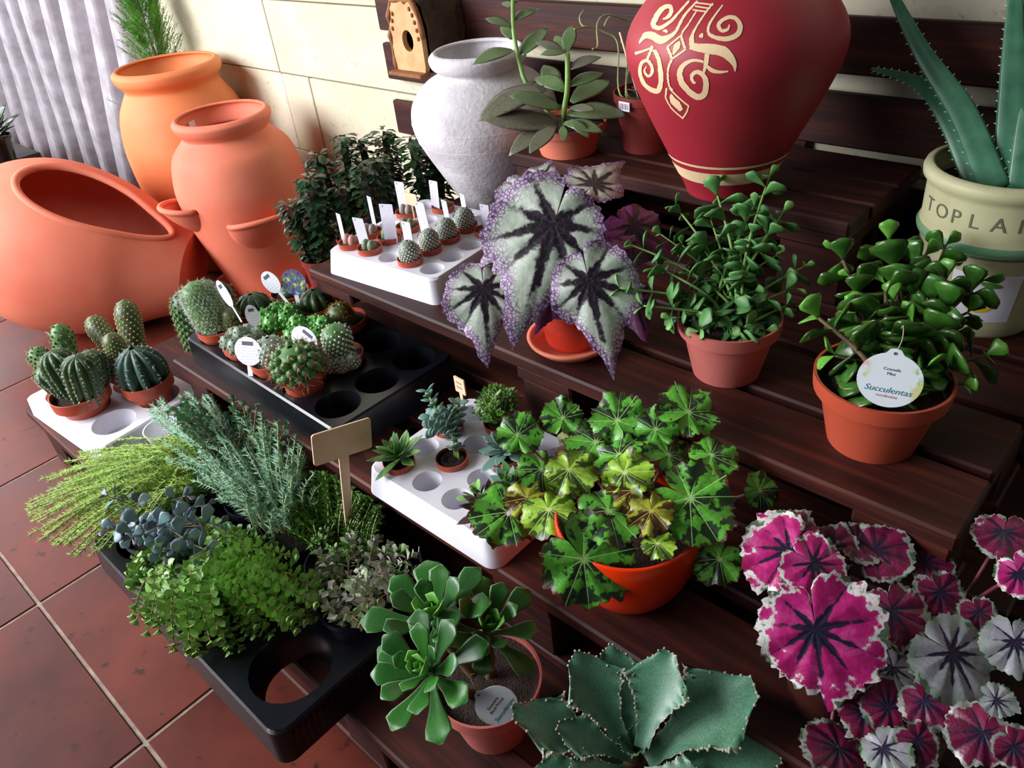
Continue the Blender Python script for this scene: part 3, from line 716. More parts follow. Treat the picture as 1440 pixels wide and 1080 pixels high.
for dx, dy, H, rr, lean in ((-.018, .0, .105, .031, (-.22, -.05, 1)), (.026, .006, .108, .031, (.1, .1, 1)), (-.036, -.012, .07, .022, (-.55, -.3, 1)), (0, .03, .09, .026, (0, .25, 1))):
    cactus(t, (dx, dy, z-.01), lean, H, rr, C_DARK, 'column', ribs=11, amp=.16, spn=130, per=5, slen=.006, sw=.0004, smat=SP_W)
t, z = bigpot(lcell(2, 1)+Vector((-.012, -.006, 0)), 'blue-green barrel cactus with thick ribs and a woolly crown', .05)
cactus(t, (0, 0, z-.02), (-.05, 0, 1), .098, .0465, C_BLUE, 'globe', ribs=11, amp=.18, spn=110, per=4, slen=.007, sw=.0005, smat=SP_W, name='globe')
t, z = bigpot(lcell(0, 0)+Vector((-.004, .012, 0)), 'spiny short columned cactus leaning over the tray corner', .046)
for dx, dy, H, rr, lean in ((-.022, -.01, .08, .02, (-.75, -.1, .8)), (.0, .012, .118, .021, (-.05, .2, 1)), (.02, .0, .055, .02, (.1, -.2, 1)), (-.004, -.02, .045, .02, (-.1, -.4, 1))):
    cactus(t, (dx, dy, z-.01), lean, H, rr, C_MID, 'column', bumps=110, bsize=.16, bskin=C_DARK, per=6, slen=.006, sw=.0005, smat=SP_T)
t, z = bigpot(lcell(1, 1)+Vector((.0, .004, 0)), 'club shaped netted cactus with four olive fingers', .046)
for dx, dy, H, rr, lean in ((-.026, .004, .135, .0245, (-.95, .0, .8)), (.002, .018, .145, .026, (-.2, .25, 1)), (.02, -.006, .108, .0215, (.05, -.1, 1)), (-.004, -.022, .06, .0155, (-.2, -.3, 1))):
    cactus(t, (dx, dy, z-.008), lean, H, rr, C_OLIVE, 'club', bumps=240, bsize=.085, bskin=SP_T, per=0)
t, z = bigpot(lcell(0, 1)+Vector((.205, .075, -.002)), 'tall dark green spiny cactus behind the barrel cactus', .044)
t.location = Vector((-1.432, .516, .1502))
for dx, dy, H, rr, lean in ((-.008, 0, .165, .027, (-.22, .1, 1)), (.02, .02, .185, .024, (.1, .3, 1))):
    cactus(t, (dx, dy, z-.008), lean, H, rr, C_DARK, 'column', bumps=230, bsize=.15, bskin=C_MID, per=5, slen=.006, sw=.0005, smat=SP_T)
t = thing('white_cup', 'small white plastic cup beside the large cactus tray', 'cup', (-1.378+.0, .352, .1502)); t.location = (-1.342, .36, .1502)
b = MB(); b.lathe([(.001, 0), (.028, 0), (.036, .042), (.037, .044), (.034, .044), (.026, .003), (.001, .003)], 28); b.build('cup_wall', WHITEP, t)
# ------------------------------------------------------------------ leaf shapes
def flat_leaf(L, W, fn, nu=9, nv=5, cup=.25, bend=.15, wave=0, wn=5, rim=None):
    "thin leaf along +Y, upper side +Z; fn(s) = half width fraction"
    vs = []; uv = []
    for j in range(nu):
        s = j/(nu-1); w = max(W*fn(s), W*.02)
        for i in range(nv):
            v = -1+2*i/(nv-1)
            z = cup*W*(v*v)*(fn(s)) - bend*L*s*s + (wave*W*math.sin(wn*2*PI*s+(v > 0)*1.3)*abs(v)**2)
            vs.append((w*v, s*L, z)); uv.append(((v+1)/2, s))
    m = MB(); m.add(vs, [(j*nv+i, j*nv+i+1, (j+1)*nv+i+1, (j+1)*nv+i) for j in range(nu-1) for i in range(nv-1)], uv); return m
def fat_leaf(L, W, T, fn, seg=8, rows=7, bend=.1, cup=0):
    m = MB(); vs = []; uv = []
    for j in range(rows):
        s = j/(rows-1); f = max(fn(s), .03)
        for i in range(seg):
            a = 2*PI*i/seg; x = W*f*math.cos(a); vs.append((x, s*L, -bend*L*s*s+T*max(f, .25 if 0 < j < rows-1 else .1)*math.sin(a)+cup*W*math.cos(a)**2*f)); uv.append((.5+.5*math.cos(a), s))
    m.add(vs, [(j*seg+i, j*seg+(i+1) % seg, (j+1)*seg+(i+1) % seg, (j+1)*seg+i) for j in range(rows-1) for i in range(seg)]+[tuple(range(seg-1, -1, -1)), tuple((rows-1)*seg+i for i in range(seg))], uv); return m
def shp(pts):
    xs = [p[0] for p in pts]; ys = [p[1] for p in pts]
    sp = smoothprof([(x, y) for x, y in pts], 6); X_ = [p[0] for p in sp]; Y_ = [max(p[1], 0) for p in sp]
    return lambda s: float(np.interp(s, X_, Y_))
F_OBOV = shp([(0, .12), (.2, .28), (.45, .68), (.7, 1), (.88, .85), (1, .15)])
F_LANCE = shp([(0, .25), (.2, .7), (.45, 1), (.75, .75), (1, .04)])
F_SPAT = shp([(0, .22), (.25, .3), (.5, .55), (.75, .95), (.88, .98), (1, .12)])
F_ROUND = shp([(0, .1), (.15, .6), (.5, 1), (.85, .75), (1, .1)])
def edged(name, c_in, c_edge, rough=.35, lo=.0, hi=.13, mottle=None, trans=.0, spec=.5):
    "leaf with a differently coloured margin, from its own u coordinate"
    m, nt, b = newmat(name); uv = nt.coord('UV'); s = nt.new('ShaderNodeSeparateXYZ'); nt.put(s, 0, uv)
    e = nt.math('MINIMUM', s.outputs[0], nt.math('SUBTRACT', 1.0, s.outputs[0])); e = nt.math('MINIMUM', e, nt.math('SUBTRACT', 1.02, s.outputs[1]))
    n = nt.noise(nt.coord(), 70, 3); base = nt.mix(nt.step(n, .35, .65), col(c_in), col(mottle or c_in))
    k = nt.math('MULTIPLY_ADD', nt.rnd(), .3, .85); h = nt.new('ShaderNodeHueSaturation'); nt.put(h, 'Value', k); nt.put(h, 'Color', base)
    c = nt.mix(nt.step(e, lo, hi), col(c_edge), h.outputs[0]); nt.put(b, 'Base Color', c)
    b.inputs['Roughness'].default_value = rough; b.inputs['Specular IOR Level'].default_value = spec; return m
def at_dir(base, tip): return (Vector(tip)-Vector(base))
def put_leaf(parent, me, base, tip, nrm, L0, name='leaf', wscale=1):
    "place a unit leaf mesh (length L0) from base to tip (local to parent)"
    d = Vector(tip)-Vector(base); k = d.length/L0; f = frame(d, nrm).to_4x4()
    return link(name, me, parent, mat=Matrix.Translation(Vector(base)) @ f @ Matrix.Diagonal((k*wscale, k, k, 1)))
def to_cam(p): return (Vector(CAM)-Vector(p)).normalized()

# palmate begonia leaves: stalk joins at the origin, tip along +Y
VEINS = [0, .55, -.55, 1.08, -1.08, 1.7, -1.7, 2.4, -2.4]
OUT_REX = shp([(0, 1.0), (.12, .86), (.3, .66), (.55, .56), (.8, .55), (1.1, .56), (1.5, .49), (1.9, .46), (2.3, .43), (2.7, .41), (3.0, .37), (3.15, .30)])
OUT_PINK = shp([(0, .80), (.2, .77), (.5, .72), (.9, .72), (1.4, .70), (1.9, .68), (2.4, .64), (2.8, .58), (3.02, .5), (3.15, .36)])
OUT_GREEN = shp([(0, .8), (.27, .75), (.55, .79), (.82, .71), (1.08, .77), (1.4, .70), (1.7, .75), (2.05, .67), (2.4, .69), (2.8, .6), (3.02, .5), (3.15, .3)])
def palm_leaf(L, out, asym=1.15, droop=.3, pucker=.02, jag=.03, seed=0, cup=.0, na=96, nr=11, ruffle=0):
    m = MB(); vs = [(0, 0, 0)]; uv = [(0, 0)]; rr = random.Random(seed); ph = rr.uniform(0, 6)
    jr = [1+rr.uniform(-jag, jag) for _ in range(na)]
    for k in range(1, nr+1):
        v = k/nr
        for i in range(na):
            a = -PI+2*PI*(i+.5)/na; Rr = out(abs(a))*L*(asym if a > 0 else 1/asym)*(jr[i] if k == nr else 1)
            if k == nr and jag > .02: Rr *= 1+.025*math.sin(26*a)
            r = v*Rr; x, y = -r*math.sin(a), r*math.cos(a)
            dv = min(min(abs(a-q), 2*PI-abs(a-q)) for q in VEINS); dist = r/L*math.sin(min(dv, 1.2))
            z = pucker*L*min(1, dist*7)*(1-v*.3) - droop*L*(v**2)*(.4+.6*math.cos(a/2)**2)*.7 + cup*L*v*v + ruffle*L*v**3*math.sin(6*a+ph)
            vs.append((x, y, z)); uv.append((dist, v))
    fs = [(0, 1+i, 1+(i+1) % na) for i in range(na-1)]
    for k in range(nr-1):
        for i in range(na-1):
            fs.append((1+k*na+i, 1+(k+1)*na+i, 1+(k+1)*na+i+1, 1+k*na+i+1))
    m.add(vs, fs, uv); return m
def m_begonia(name, kind):
    m, nt, b = newmat(name); uv = nt.coord('UV'); s = nt.new('ShaderNodeSeparateXYZ'); nt.put(s, 0, uv); d, v = s.outputs[0], s.outputs[1]
    o = nt.coord(); 
    n1 = nt.noise(o, 38, 4); n2 = nt.noise(o, 130, 3); n3 = nt.noise(o, 75, 4)
    vo = nt.new('ShaderNodeTexVoronoi', feature='DISTANCE_TO_EDGE'); ad = nt.new('ShaderNodeVectorMath', operation='ADD'); nt.put(ad, 0, o)
    sc = nt.new('ShaderNodeVectorMath', operation='SCALE'); nt.put(sc, 0, nt.noise(o, 60, 2, .5, 1)); sc.inputs['Scale'].default_value = .012; nt.put(ad, 1, sc.outputs[0]); nt.put(vo, 'Vector', ad.outputs[0])
    dn = nt.math('ADD', d, nt.math('ADD', nt.math('MULTIPLY', nt.math('SUBTRACT', n3, .5), .07), nt.math('MULTIPLY', nt.math('SUBTRACT', n2, .5), .07)))
    rnd = nt.rnd()
    if kind in ('white', 'purple'):
        vo.inputs['Scale'].default_value = 190
        base = nt.ramp(n1, [(.35, '#a9b8a6'), (.55, '#c3cdbf'), (.7, '#d3d8d0')])
        if kind == 'purple': base = nt.ramp(n1, [(.35, '#5c2348'), (.6, '#84396b')])
        rim = nt.step(nt.math('ADD', v, nt.math('MULTIPLY', nt.math('SUBTRACT', n1, .5), .45)), .72, .95)
        c = nt.mix(nt.math('MULTIPLY', rim, .85), base, col('#b193bd' if kind == 'white' else '#7a2a63'))
        net = nt.math('SUBTRACT', 1.0, nt.step(vo.outputs[0], .0, .22)); net = nt.math('MULTIPLY', net, nt.step(nt.math('ADD', v, nt.math('MULTIPLY', nt.math('SUBTRACT', n3, .5), .5)), .62, .95))
        c = nt.mix(net, c, col('#4a1c4c'))
        w = nt.math('MULTIPLY_ADD', nt.math('POWER', nt.math('SUBTRACT', 1.0, v), 1.5), .075, .004)
        vein = nt.math('SUBTRACT', 1.0, nt.step(nt.math('SUBTRACT', dn, w), -.012, .022))
        fade = nt.math('SUBTRACT', 1.0, nt.math('MULTIPLY', nt.step(v, .6, 1.0), .4))
        c = nt.mix(nt.math('MULTIPLY', vein, fade), c, col('#231724'))
        fine = nt.math('MULTIPLY', nt.math('LESS_THAN', nt.math('ABSOLUTE', nt.math('SUBTRACT', nt.math('FRACT', nt.math('MULTIPLY_ADD', v, 7.0, nt.math('MULTIPLY', d, 9.0))), .5)), .06), .2)
        c = nt.mix(nt.math('MULTIPLY', fine, nt.math('GREATER_THAN', n3, .45)), c, col('#6f7f72' if kind == 'white' else '#3a1530'))
        rough = .42
    elif kind in ('pink', 'silver', 'wine_shaded'):
        vo.inputs['Scale'].default_value = 80
        base = nt.ramp(n1, [(.35, '#8e1450'), (.5, '#b52270'), (.68, '#cf4d92')]) if kind == 'pink' else nt.ramp(n1, [(.35, '#4a0a26'), (.6, '#74163f')]) if kind == 'wine_shaded' else nt.ramp(n1, [(.35, '#6f7a70'), (.6, '#96939e')])  # dark crimson leaves; their colour also carries the shade of the low right corner
        e = nt.math('ADD', v, nt.math('ADD', nt.math('MULTIPLY', nt.math('SUBTRACT', n3, .5), .7), nt.math('MULTIPLY', nt.math('SUBTRACT', n1, .5), .7)))
        c = nt.mix(nt.step(e, .84, .92), base, col('#d9d6d0' if kind == 'pink' else '#8a8f86' if kind == 'wine_shaded' else '#7f8e7f'))
        c = nt.mix(nt.math('MULTIPLY', nt.step(e, 1.0, 1.06), .9), c, col('#35502f'))
        fine = nt.math('LESS_THAN', nt.math('ABSOLUTE', nt.math('SUBTRACT', nt.math('FRACT', nt.math('MULTIPLY_ADD', v, 6.0, nt.math('MULTIPLY', d, 8.0))), .5)), .07)
        c = nt.mix(nt.math('MULTIPLY', fine, nt.math('MULTIPLY', nt.step(n3, .4, .6), .35)), c, col('#5a0f3a' if kind == 'pink' else '#5c5a66'))
        w = nt.math('MULTIPLY_ADD', nt.math('POWER', nt.math('SUBTRACT', 1.0, v), 1.6), .06, -.002)
        c = nt.mix(nt.math('SUBTRACT', 1.0, nt.step(nt.math('SUBTRACT', dn, w), -.008, .016)), c, col('#241d33'))
        rough = .32
    else:
        dark, light, mid = {'green': ('#1d3018', '#58a531', '#a5d37a'), 'lime': ('#3f5a1a', '#94bf35', '#cfe08a'), 'brown': ('#4a2f14', '#98a02c', '#c9b85a')}[kind]
        cr = nt.math('MULTIPLY_ADD', d, .9, nt.math('MULTIPLY', v, -.10))
        p = nt.math('ADD', nt.noise(o, 46, 3), cr)
        pat = nt.step(p, .455, .51)
        c = nt.mix(pat, col(dark), col(light))
        c = nt.mix(nt.math('MULTIPLY', nt.step(nt.noise(o, 200, 2), .45, .7), .3), c, col(dark))
        edge = nt.step(nt.math('ADD', v, nt.math('MULTIPLY', nt.math('SUBTRACT', n2, .5), .22)), .93, .99); c = nt.mix(edge, c, col('#4a2318'))
        c = nt.mix(nt.math('SUBTRACT', 1.0, nt.step(d, .003, .012)), c, col(mid)); c = nt.mix(nt.math('SUBTRACT', 1.0, nt.step(v, .02, .16)), c, col(mid))
        rough = .38
    h = nt.new('ShaderNodeHueSaturation'); nt.put(h, 'Value', nt.math('MULTIPLY_ADD', rnd, .25, .88)); nt.put(h, 'Color', c)
    nt.put(b, 'Base Color', h.outputs[0]); b.inputs['Roughness'].default_value = rough
    nt.put(b, 'Normal', nt.bump(nt.math('ADD', nt.math('MULTIPLY', d, 2.0), nt.math('MULTIPLY', n2, .3)), .5, .004)); return m
BEG = {k: m_begonia('begonia_leaf_'+k, k) for k in ('white', 'purple', 'pink', 'wine_shaded', 'silver', 'green', 'lime', 'brown')}
STALK = simple('begonia_stalk', '#7a5a48', '#a08468', .5, 40); STALKR = simple('dark_red_stalk', '#4a1a22', '#6a2a30', .5, 40)
def begonia(t, root, spec, out, mats, stalk, seed0=0, asym=1.15, jag=.03, pucker=.02, size=1.0):
    "spec: (attach px, tip px, t attach, t tip, length scale, kind, up, droop[, ruffle])"
    tl = t.location
    for k, sp in enumerate(spec):
        (ax, ay), (tx, ty), ta, tt, kind, up, droop = sp[:7]; ruf = sp[7] if len(sp) > 7 else .03
        a = at(ax, ay, t=ta); tip = at(tx, ty, t=tt); d = tip-a; L = d.length/out(0)*size; ruf = ruf*(1.5 if size < 1 else 1)
        n = to_cam(a)*(1-up)+Vector((0, 0, up)); n = n - d*(n.dot(d)/d.length_squared)
        me = palm_leaf(L, out, asym if k % 2 else 1/asym, droop, pucker, jag, seed0+k, ruffle=ruf).mesh('leaf', BEG[kind])
        o = link('leaf', me, t, mat=M4(frame(d, n), a-tl))
        r0 = Vector(root)+Vector((R.uniform(-.02, .02), R.uniform(-.02, .02), 0)); e = a-tl-n.normalized()*.001
        mid = (r0*.45+e*.55)-n.normalized()*min(.035, (e-r0).length*.3)
        p = MB(); p.tube(curve([r0, mid, e], 5), .0022, 6); p.build('leaf_stalk', stalk, t)

# --- white and purple begonia in a red pot on a saucer
t = thing('painted_leaf_begonia', 'begonia with silvery white leaves veined and edged in purple', 'begonia', (-.612, .716, .4502))
b = MB(); b.lathe([(.001, 0), (.05, 0), (.062, .012), (.064, .017), (.058, .017), (.049, .005), (.001, .005)], 48); b.build('saucer', TERRA, t)
z = pot(t, .050, .062, PLASTR, rb=.74, rim=.2, soil=SOIL, z=.0055)
begonia(t, (0, 0, z), [
 ((779,315),(728,480),1.0,1.0,'white',.35,.12), ((828,395),(856,521),.985,.985,'white',.35,.15), ((680,406),(689,506),1.06,1.03,'white',.35,.12),
 ((735,268),(688,330),1.12,1.10,'white',.6,.15), ((744,310),(672,372),1.08,1.08,'white',.7,.2), ((836,260),(880,226),1.12,1.17,'white',.5,.1),
 ((890,318),(966,362),1.10,1.10,'purple',.5,.15), ((770,420),(752,462),1.03,1.01,'purple',.3,.2), ((892,420),(912,478),1.04,1.03,'purple',.3,.2), ((764,250),(778,222),1.13,1.17,'white',.6,.1), ((850,330),(905,300),1.10,1.12,'purple',.7,.1)],
 OUT_REX, BEG, STALKR, 10, 1.12, .035)

# --- green begonia in an orange-red bowl
ORB = simple('glossy_orange_red_glaze', '#f0360a', '#f53e0e', .25, 6)
t = thing('tiger_leaf_begonia', 'begonia with black-green and lime blotched leaves in an orange-red bowl', 'begonia', (-.372, .512, .3002))
bp = smoothprof([(.036, 0), (.047, .004), (.065, .03), (.078, .065), (.0835, .1), (.0825, .118)], 5)
vessel(t, bp, ORB, .004, name='bowl'); b = MB(); b.lathe([(.0005, .1), (.05, .104), (.079, .1)], 32); b.build('soil', SOIL, t)
begonia(t, (0, 0, .1), [
 ((970,700),(1042,735),.84,.82,'green',.45,.1,.04), ((820,786),(874,852),.82,.81,'green',.3,.15,.05), ((716,720),(694,772),.93,.90,'green',.4,.1,.05), ((856,718),(838,764),.84,.81,'green',.4,.2,.06),
 ((868,592),(846,552),.92,.94,'green',.3,.1,.06), ((968,580),(1002,552),.90,.92,'green',.4,.1,.06), ((922,604),(906,570),.90,.91,'green',.2,.2,.08), ((800,660),(806,702),.90,.88,'lime',.3,.2,.08),
 ((772,716),(790,752),.89,.86,'lime',.3,.2,.06), ((878,664),(900,700),.86,.84,'lime',.2,.2,.1), ((916,718),(922,756),.83,.81,'brown',.3,.2,.1), ((924,764),(930,790),.815,.80,'lime',.3,.15,.06),
 ((1012,786),(996,826),.83,.82,'green',.3,.3,.06), ((1068,690),(1098,706),.86,.86,'green',.5,.2,.05), ((728,612),(722,574),.94,.95,'green',.2,.2,.06), ((792,588),(800,555),.94,.95,'green',.3,.1,.06),
 ((762,660),(742,690),.94,.92,'green',.4,.2,.06), ((838,622),(826,584),.92,.95,'green',.3,.2,.08), ((818,632),(780,612),.94,.96,'brown',.5,.2,.08), ((940,640),(970,622),.88,.9,'green',.5,.2,.06), ((1000,640),(1034,622),.87,.88,'green',.6,.2,.06),
 ((890,690),(870,726),.85,.83,'brown',.3,.3,.1), ((870,640),(850,610),.89,.92,'green',.3,.2,.08), ((742,700),(728,738),.92,.9,'brown',.5,.2,.08)],
 OUT_GREEN, BEG, STALK, 40, 1.08, .05, .03, .92)

DARKPOT = simple('dark_brown_plastic', '#3a1a16', '#44201a', .4)
# --- magenta begonias at the end of the steps
for lab, l, spec in [
 ('magenta begonia with white edged leaves and dark veins beside the frilly succulent', (-.135, .51, .3002), [
  ((1111,774),(1072,830),.80,.79,'pink',.45,.15), ((1146,884),(1160,990),.73,.72,'pink',.4,.12), ((1144,792),(1196,826),.78,.77,'pink',.5,.15), ((1253,858),(1262,912),.76,.74,'wine_shaded',.5,.2),
  ((1250,996),(1210,962),.72,.73,'wine_shaded',.5,.2), ((1300,985),(1330,1030),.71,.69,'wine_shaded',.4,.2), ((1180,1052),(1150,1078),.72,.7,'wine_shaded',.5,.2), ((1242,1052),(1262,1092),.69,.67,'silver',.4,.2), ((1230,775),(1262,738),.80,.81,'wine_shaded',.7,.1), ((1120,748),(1140,722),.81,.82,'wine_shaded',.6,.1), ((1196,920),(1226,950),.75,.74,'silver',.6,.15), ((1255,940),(1232,970),.74,.73,'silver',.5,.15), ((1205,760),(1236,742),.81,.82,'wine_shaded',.7,.1), ((1190,850),(1170,880),.77,.76,'wine_shaded',.6,.1), ((1165,770),(1180,735),.81,.82,'wine_shaded',.6,.1), ((1215,1000),(1190,1030),.73,.72,'wine_shaded',.5,.1), ((1290,1040),(1320,1072),.69,.68,'wine_shaded',.5,.1), ((1280,900),(1310,920),.75,.75,'wine_shaded',.6,.1)]),
 ('silver and magenta begonia at the dark end of the steps', (-.065, .62, .3002), [
  ((1338,918),(1406,964),.70,.69,'silver',.5,.15), ((1412,748),(1402,786),.76,.74,'wine_shaded',.4,.2), ((1428,902),(1440,952),.68,.67,'silver',.5,.15), ((1432,806),(1446,846),.72,.71,'pink',.5,.15), ((1383,1030),(1366,1078),.66,.65,'wine_shaded',.4,.2), ((1400,985),(1432,1002),.67,.66,'silver',.6,.15), ((1322,832),(1350,870),.76,.75,'wine_shaded',.6,.1), ((1300,792),(1336,770),.79,.80,'wine_shaded',.7,.1), ((1376,860),(1396,890),.72,.71,'wine_shaded',.6,.1), ((1425,1050),(1445,1090),.64,.63,'wine_shaded',.4,.1)])]:
    t = thing('magenta_begonia', lab, 'begonia', l); z = pot(t, .045, .07, DARKPOT, soil=SOIL)
    begonia(t, (0, 0, z), spec, OUT_PINK, BEG, STALKR, 80+int(abs(l[0])*100), 1.1, .05, .03)
# ------------------------------------------------------------------ branching jade plants
def m_leafgloss(name, c1, c2, rough=.28, edge=None): return edged(name, c1, edge or c1, rough, 0, .06, mottle=c2)
JADE = m_leafgloss('jade_leaf', '#2f5a1f', '#41702a', .22, '#4a4a22'); JADE_L = m_leafgloss('young_jade_leaf', '#5a9a34', '#74b04a', .28); JSTEM = simple('green_stem', '#6f9a4a', '#8fb060', .5, 60); BROWNSTEM = simple('brown_woody_stem', '#4a3a24', '#6a5636', .7, 60)
FUZZ = m_leafgloss('velvety_leaf', '#44783c', '#5c9450', .5, '#6b8a55'); FUZZ_L = m_leafgloss('young_velvety_leaf', '#6aa050', '#7fb460', .5)
def leafset(L, W, T, fn, mats, bends=(.05, .18, .3), seg=8, rows=7, cup=.12):
    return [fat_leaf(L, W, T, fn, seg, rows, b, cup).mesh('leaf', m) for m in mats for b in bends]
def bush(t, root, tips, leaves, L0, sz, mats_stem, nodes=3, gap=.012, stem_r=.0028, seed=1, sprd=.9):
    "stems from root to tips, opposite pairs of fleshy leaves at the upper nodes; tips local to t"
    rr = random.Random(seed)
    for k, (tip, scale) in enumerate(tips):
        tip = Vector(tip); r0 = Vector(root)+Vector((rr.uniform(-.025, .025), rr.uniform(-.025, .025), 0))
        h = tip-r0; mid = r0+Vector((h.x*.35, h.y*.35, h.z*.62))
        path = curve([r0, mid, tip], 8); b = MB(); n = len(path)
        b.tube(path, [stem_r*(1-.55*i/(n-1))*scale for i in range(n)], 6); b.build('stem', mats_stem, t)
        # node distances from the tip downwards
        acc = [0]; 
        for i in range(n-1, 0, -1): acc.append(acc[-1]+(path[i]-path[i-1]).length)
        ang = rr.uniform(0, 6)
        for q in range(nodes):
            dist = q*gap*scale*(1+.25*q)
            i = min(range(n), key=lambda j: abs(acc[j]-dist)); p = path[n-1-i]; d = (path[min(n-1, n-i)]-path[max(0, n-2-i)]).normalized()
            x = d.orthogonal().normalized(); y = d.cross(x); ang += PI/2+rr.uniform(-.25, .25)
            for s_ in (0, PI):
                a = ang+s_; out = x*math.cos(a)+y*math.sin(a); lift = [1.0, .5, .22, .1, .05][min(q, 4)]
                dr = (out*sprd+d*lift+Vector((0, 0, -.05*q))).normalized(); l = sz*scale*[.62, .95, 1.12, 1.15, 1.05][min(q, 4)]*rr.uniform(.85, 1.12)
                me = rr.choice(leaves[len(leaves)//2:] if q == 0 else leaves[:len(leaves)//2])
                put_leaf(t, me, p+dr*.001, p+dr*l, d*1.0+Vector((0, 0, .3)), L0)
def tips_from(t, lst, tdef): return [(at(px, py, t=(tdef if tt is None else tt))-t.location, sc) for px, py, tt, sc in lst]
# glossy jade plant
t = thing('jade_plant', 'glossy dark green jade plant in a terracotta plastic pot with round tag', 'jade plant', (-.205, .748, .4502))
z = pot(t, .0705, .088, PLAST, rb=.70, rim=.22, soil=SOIL, soil_dz=.1)
lv = leafset(.03, .0150, .0026, F_OBOV, (JADE, JADE_L))
tl = [(1180,352,.98,.9),(1262,372,.96,1.),(1250,338,1.0,.95),(1330,395,.92,1.),(1245,400,.9,1.),(1152,448,.86,1.15),(1205,440,.88,1.),(1283,455,.84,1.1),(1300,520,.79,1.1),(1340,470,.85,1.),(1385,500,.82,1.),(1380,395,.92,.9),(1225,480,.85,1.),(1175,500,.84,1.),(1255,425,.88,1.),(1322,430,.88,1.),(1300,360,.97,.9),(1352,540,.79,.9),(1330,345,1.0,.8),(1200,395,.93,.9),(1290,400,.91,1.),(1270,490,.83,.9),(1360,440,.88,.9)]
tl = [(a_, b_, .86+(c_-.86)*.6, d_) for a_, b_, c_, d_ in tl]
bush(t, (0, 0, z), tips_from(t, tl, .88), lv, .03, .038, BROWNSTEM, nodes=5, gap=.0165, stem_r=.0038, seed=3)
# velvety one in the pink pot
PINKP = simple('dusty_pink_plastic', '#b5625a', '#bd6a60', .42, 12)
t = thing('velvet_leaf_plant', 'bushy velvety light green succulent in a dusty pink pot', 'succulent', (-.405, .778, .4502))
z = pot(t, .064, .082, PINKP, rb=.7, rim=.22, soil=SOIL, soil_dz=.08)
lv = leafset(.026, .0100, .0022, F_OBOV, (FUZZ, FUZZ_L), bends=(.1, .25, .4))
tl = [(1005,262,1.10,1.),(1082,248,1.08,1.),(950,290,1.10,.9),(1100,300,1.05,1.),(890,345,1.02,.9),(872,405,.99,.95),(925,375,1.0,1.),(985,345,1.03,1.),(1040,330,1.04,1.),(1090,360,1.0,1.),(1130,375,1.0,.9),(1012,400,.98,1.),(1060,410,.97,1.),(960,420,.97,1.),(905,430,.96,1.),(1105,430,.96,1.),(985,465,.93,1.),(1030,455,.93,1.1),(1075,465,.92,1.),(945,450,.95,.9),(1000,310,1.06,.9),(1060,290,1.07,.9),(1030,370,1.0,1.),(975,385,1.0,1.),(1085,320,1.04,.9),(930,330,1.06,.8),(1115,405,.97,.9),(1045,480,.91,.9),(960,345,1.05,.8)]
tl = [(a_, b_, .98+(c_-.98)*.55, d_) for a_, b_, c_, d_ in tl]
bush(t, (0, 0, z), tips_from(t, tl, 1.0), lv, .026, .030, JSTEM, nodes=7, gap=.0135, stem_r=.0026, seed=5)

# --- round "Succulentas" tags
def m_tagart(name):
    m, nt, b = newmat(name); v = nt.coord(); s = nt.new('ShaderNodeSeparateXYZ'); nt.put(s, 0, v)
    n = nt.noise(v, 55, 3); r = nt.math('MULTIPLY', nt.math('ABSOLUTE', s.outputs[0]), 36)
    f = nt.math('MULTIPLY', nt.step(n, .5, .6), nt.step(r, .55, .85)); c = nt.ramp(nt.noise(v, 30, 2), [(.4, '#7fb86a'), (.55, '#c9d98a'), (.65, '#e6b3a8')])
    nt.put(b, 'Base Color', nt.mix(f, col('#dfe9ee'), c)); b.inputs['Roughness'].default_value = .35; return m
ART = m_tagart('tag_with_leaf_print'); TEAL = simple('teal_ink', '#2f7f8f', '#2f7f8f', .6); PINKI = simple('pink_ink', '#c98a9a', '#c98a9a', .6)
PALETHREAD = simple('pale_thread', '#b8b090', '#c8c0a0', .8)
def succ_tag(lab, c, fr, r, lines):
    t = thing('round_plant_tag', lab, 'tag', c)
    pts = [(r*math.cos(a), r*math.sin(a)) for a in np.linspace(PI/2+.28, PI/2+2*PI-.28, 40)] + [(r*.22, r*1.04), (r*.16, r*1.13), (0, r*1.17), (-r*.16, r*1.13), (-r*.22, r*1.04)]
    o = card(None, pts, .0008, ART, 'tag_card', t); o.matrix_local = fr.to_4x4()
    st = MB(); st.tube(curve([(0, r*1.0, 0), (r*.1, r*1.35, -r*.35), (r*.05, r*1.5, -r*1.1), (0, r*1.2, -r*1.6)], 5), .0004, 5); o = st.build('string', PALETHREAD, t); o.matrix_local = fr.to_4x4()
    h = MB(); h.lathe([(.0002, 0), (r*.055, 0), (r*.055, .0003)], 12); o = h.build('punch_hole', INK, t); o.matrix_local = fr.to_4x4() @ Matrix.Translation((0, r*1.0, .0005))
    for txt, x, y, size, mat, shear in lines:
        me = text_mesh(txt, size*r, mat, .0001, shear); o = link('lettering', me, t, mat=fr.to_4x4() @ Matrix.Translation((x*r, y*r, .0006)))
c = at(1251, 535, t=.742); fr = frame(Vector((.03, -.1, 1))+to_cam(c)*-.25, to_cam(c)+Vector((0, 0, -.05)))
succ_tag('round tag printed Succulentas standing in the jade plant pot', c, fr, .0288, [('Crassula', 0, .42, .15, INK, 0), ('Mini', 0, .25, .15, INK, 0), ('Succulentas', .0, -.36, .31, TEAL, .3), ('suculentas', 0, -.58, .16, PINKI, 0)])

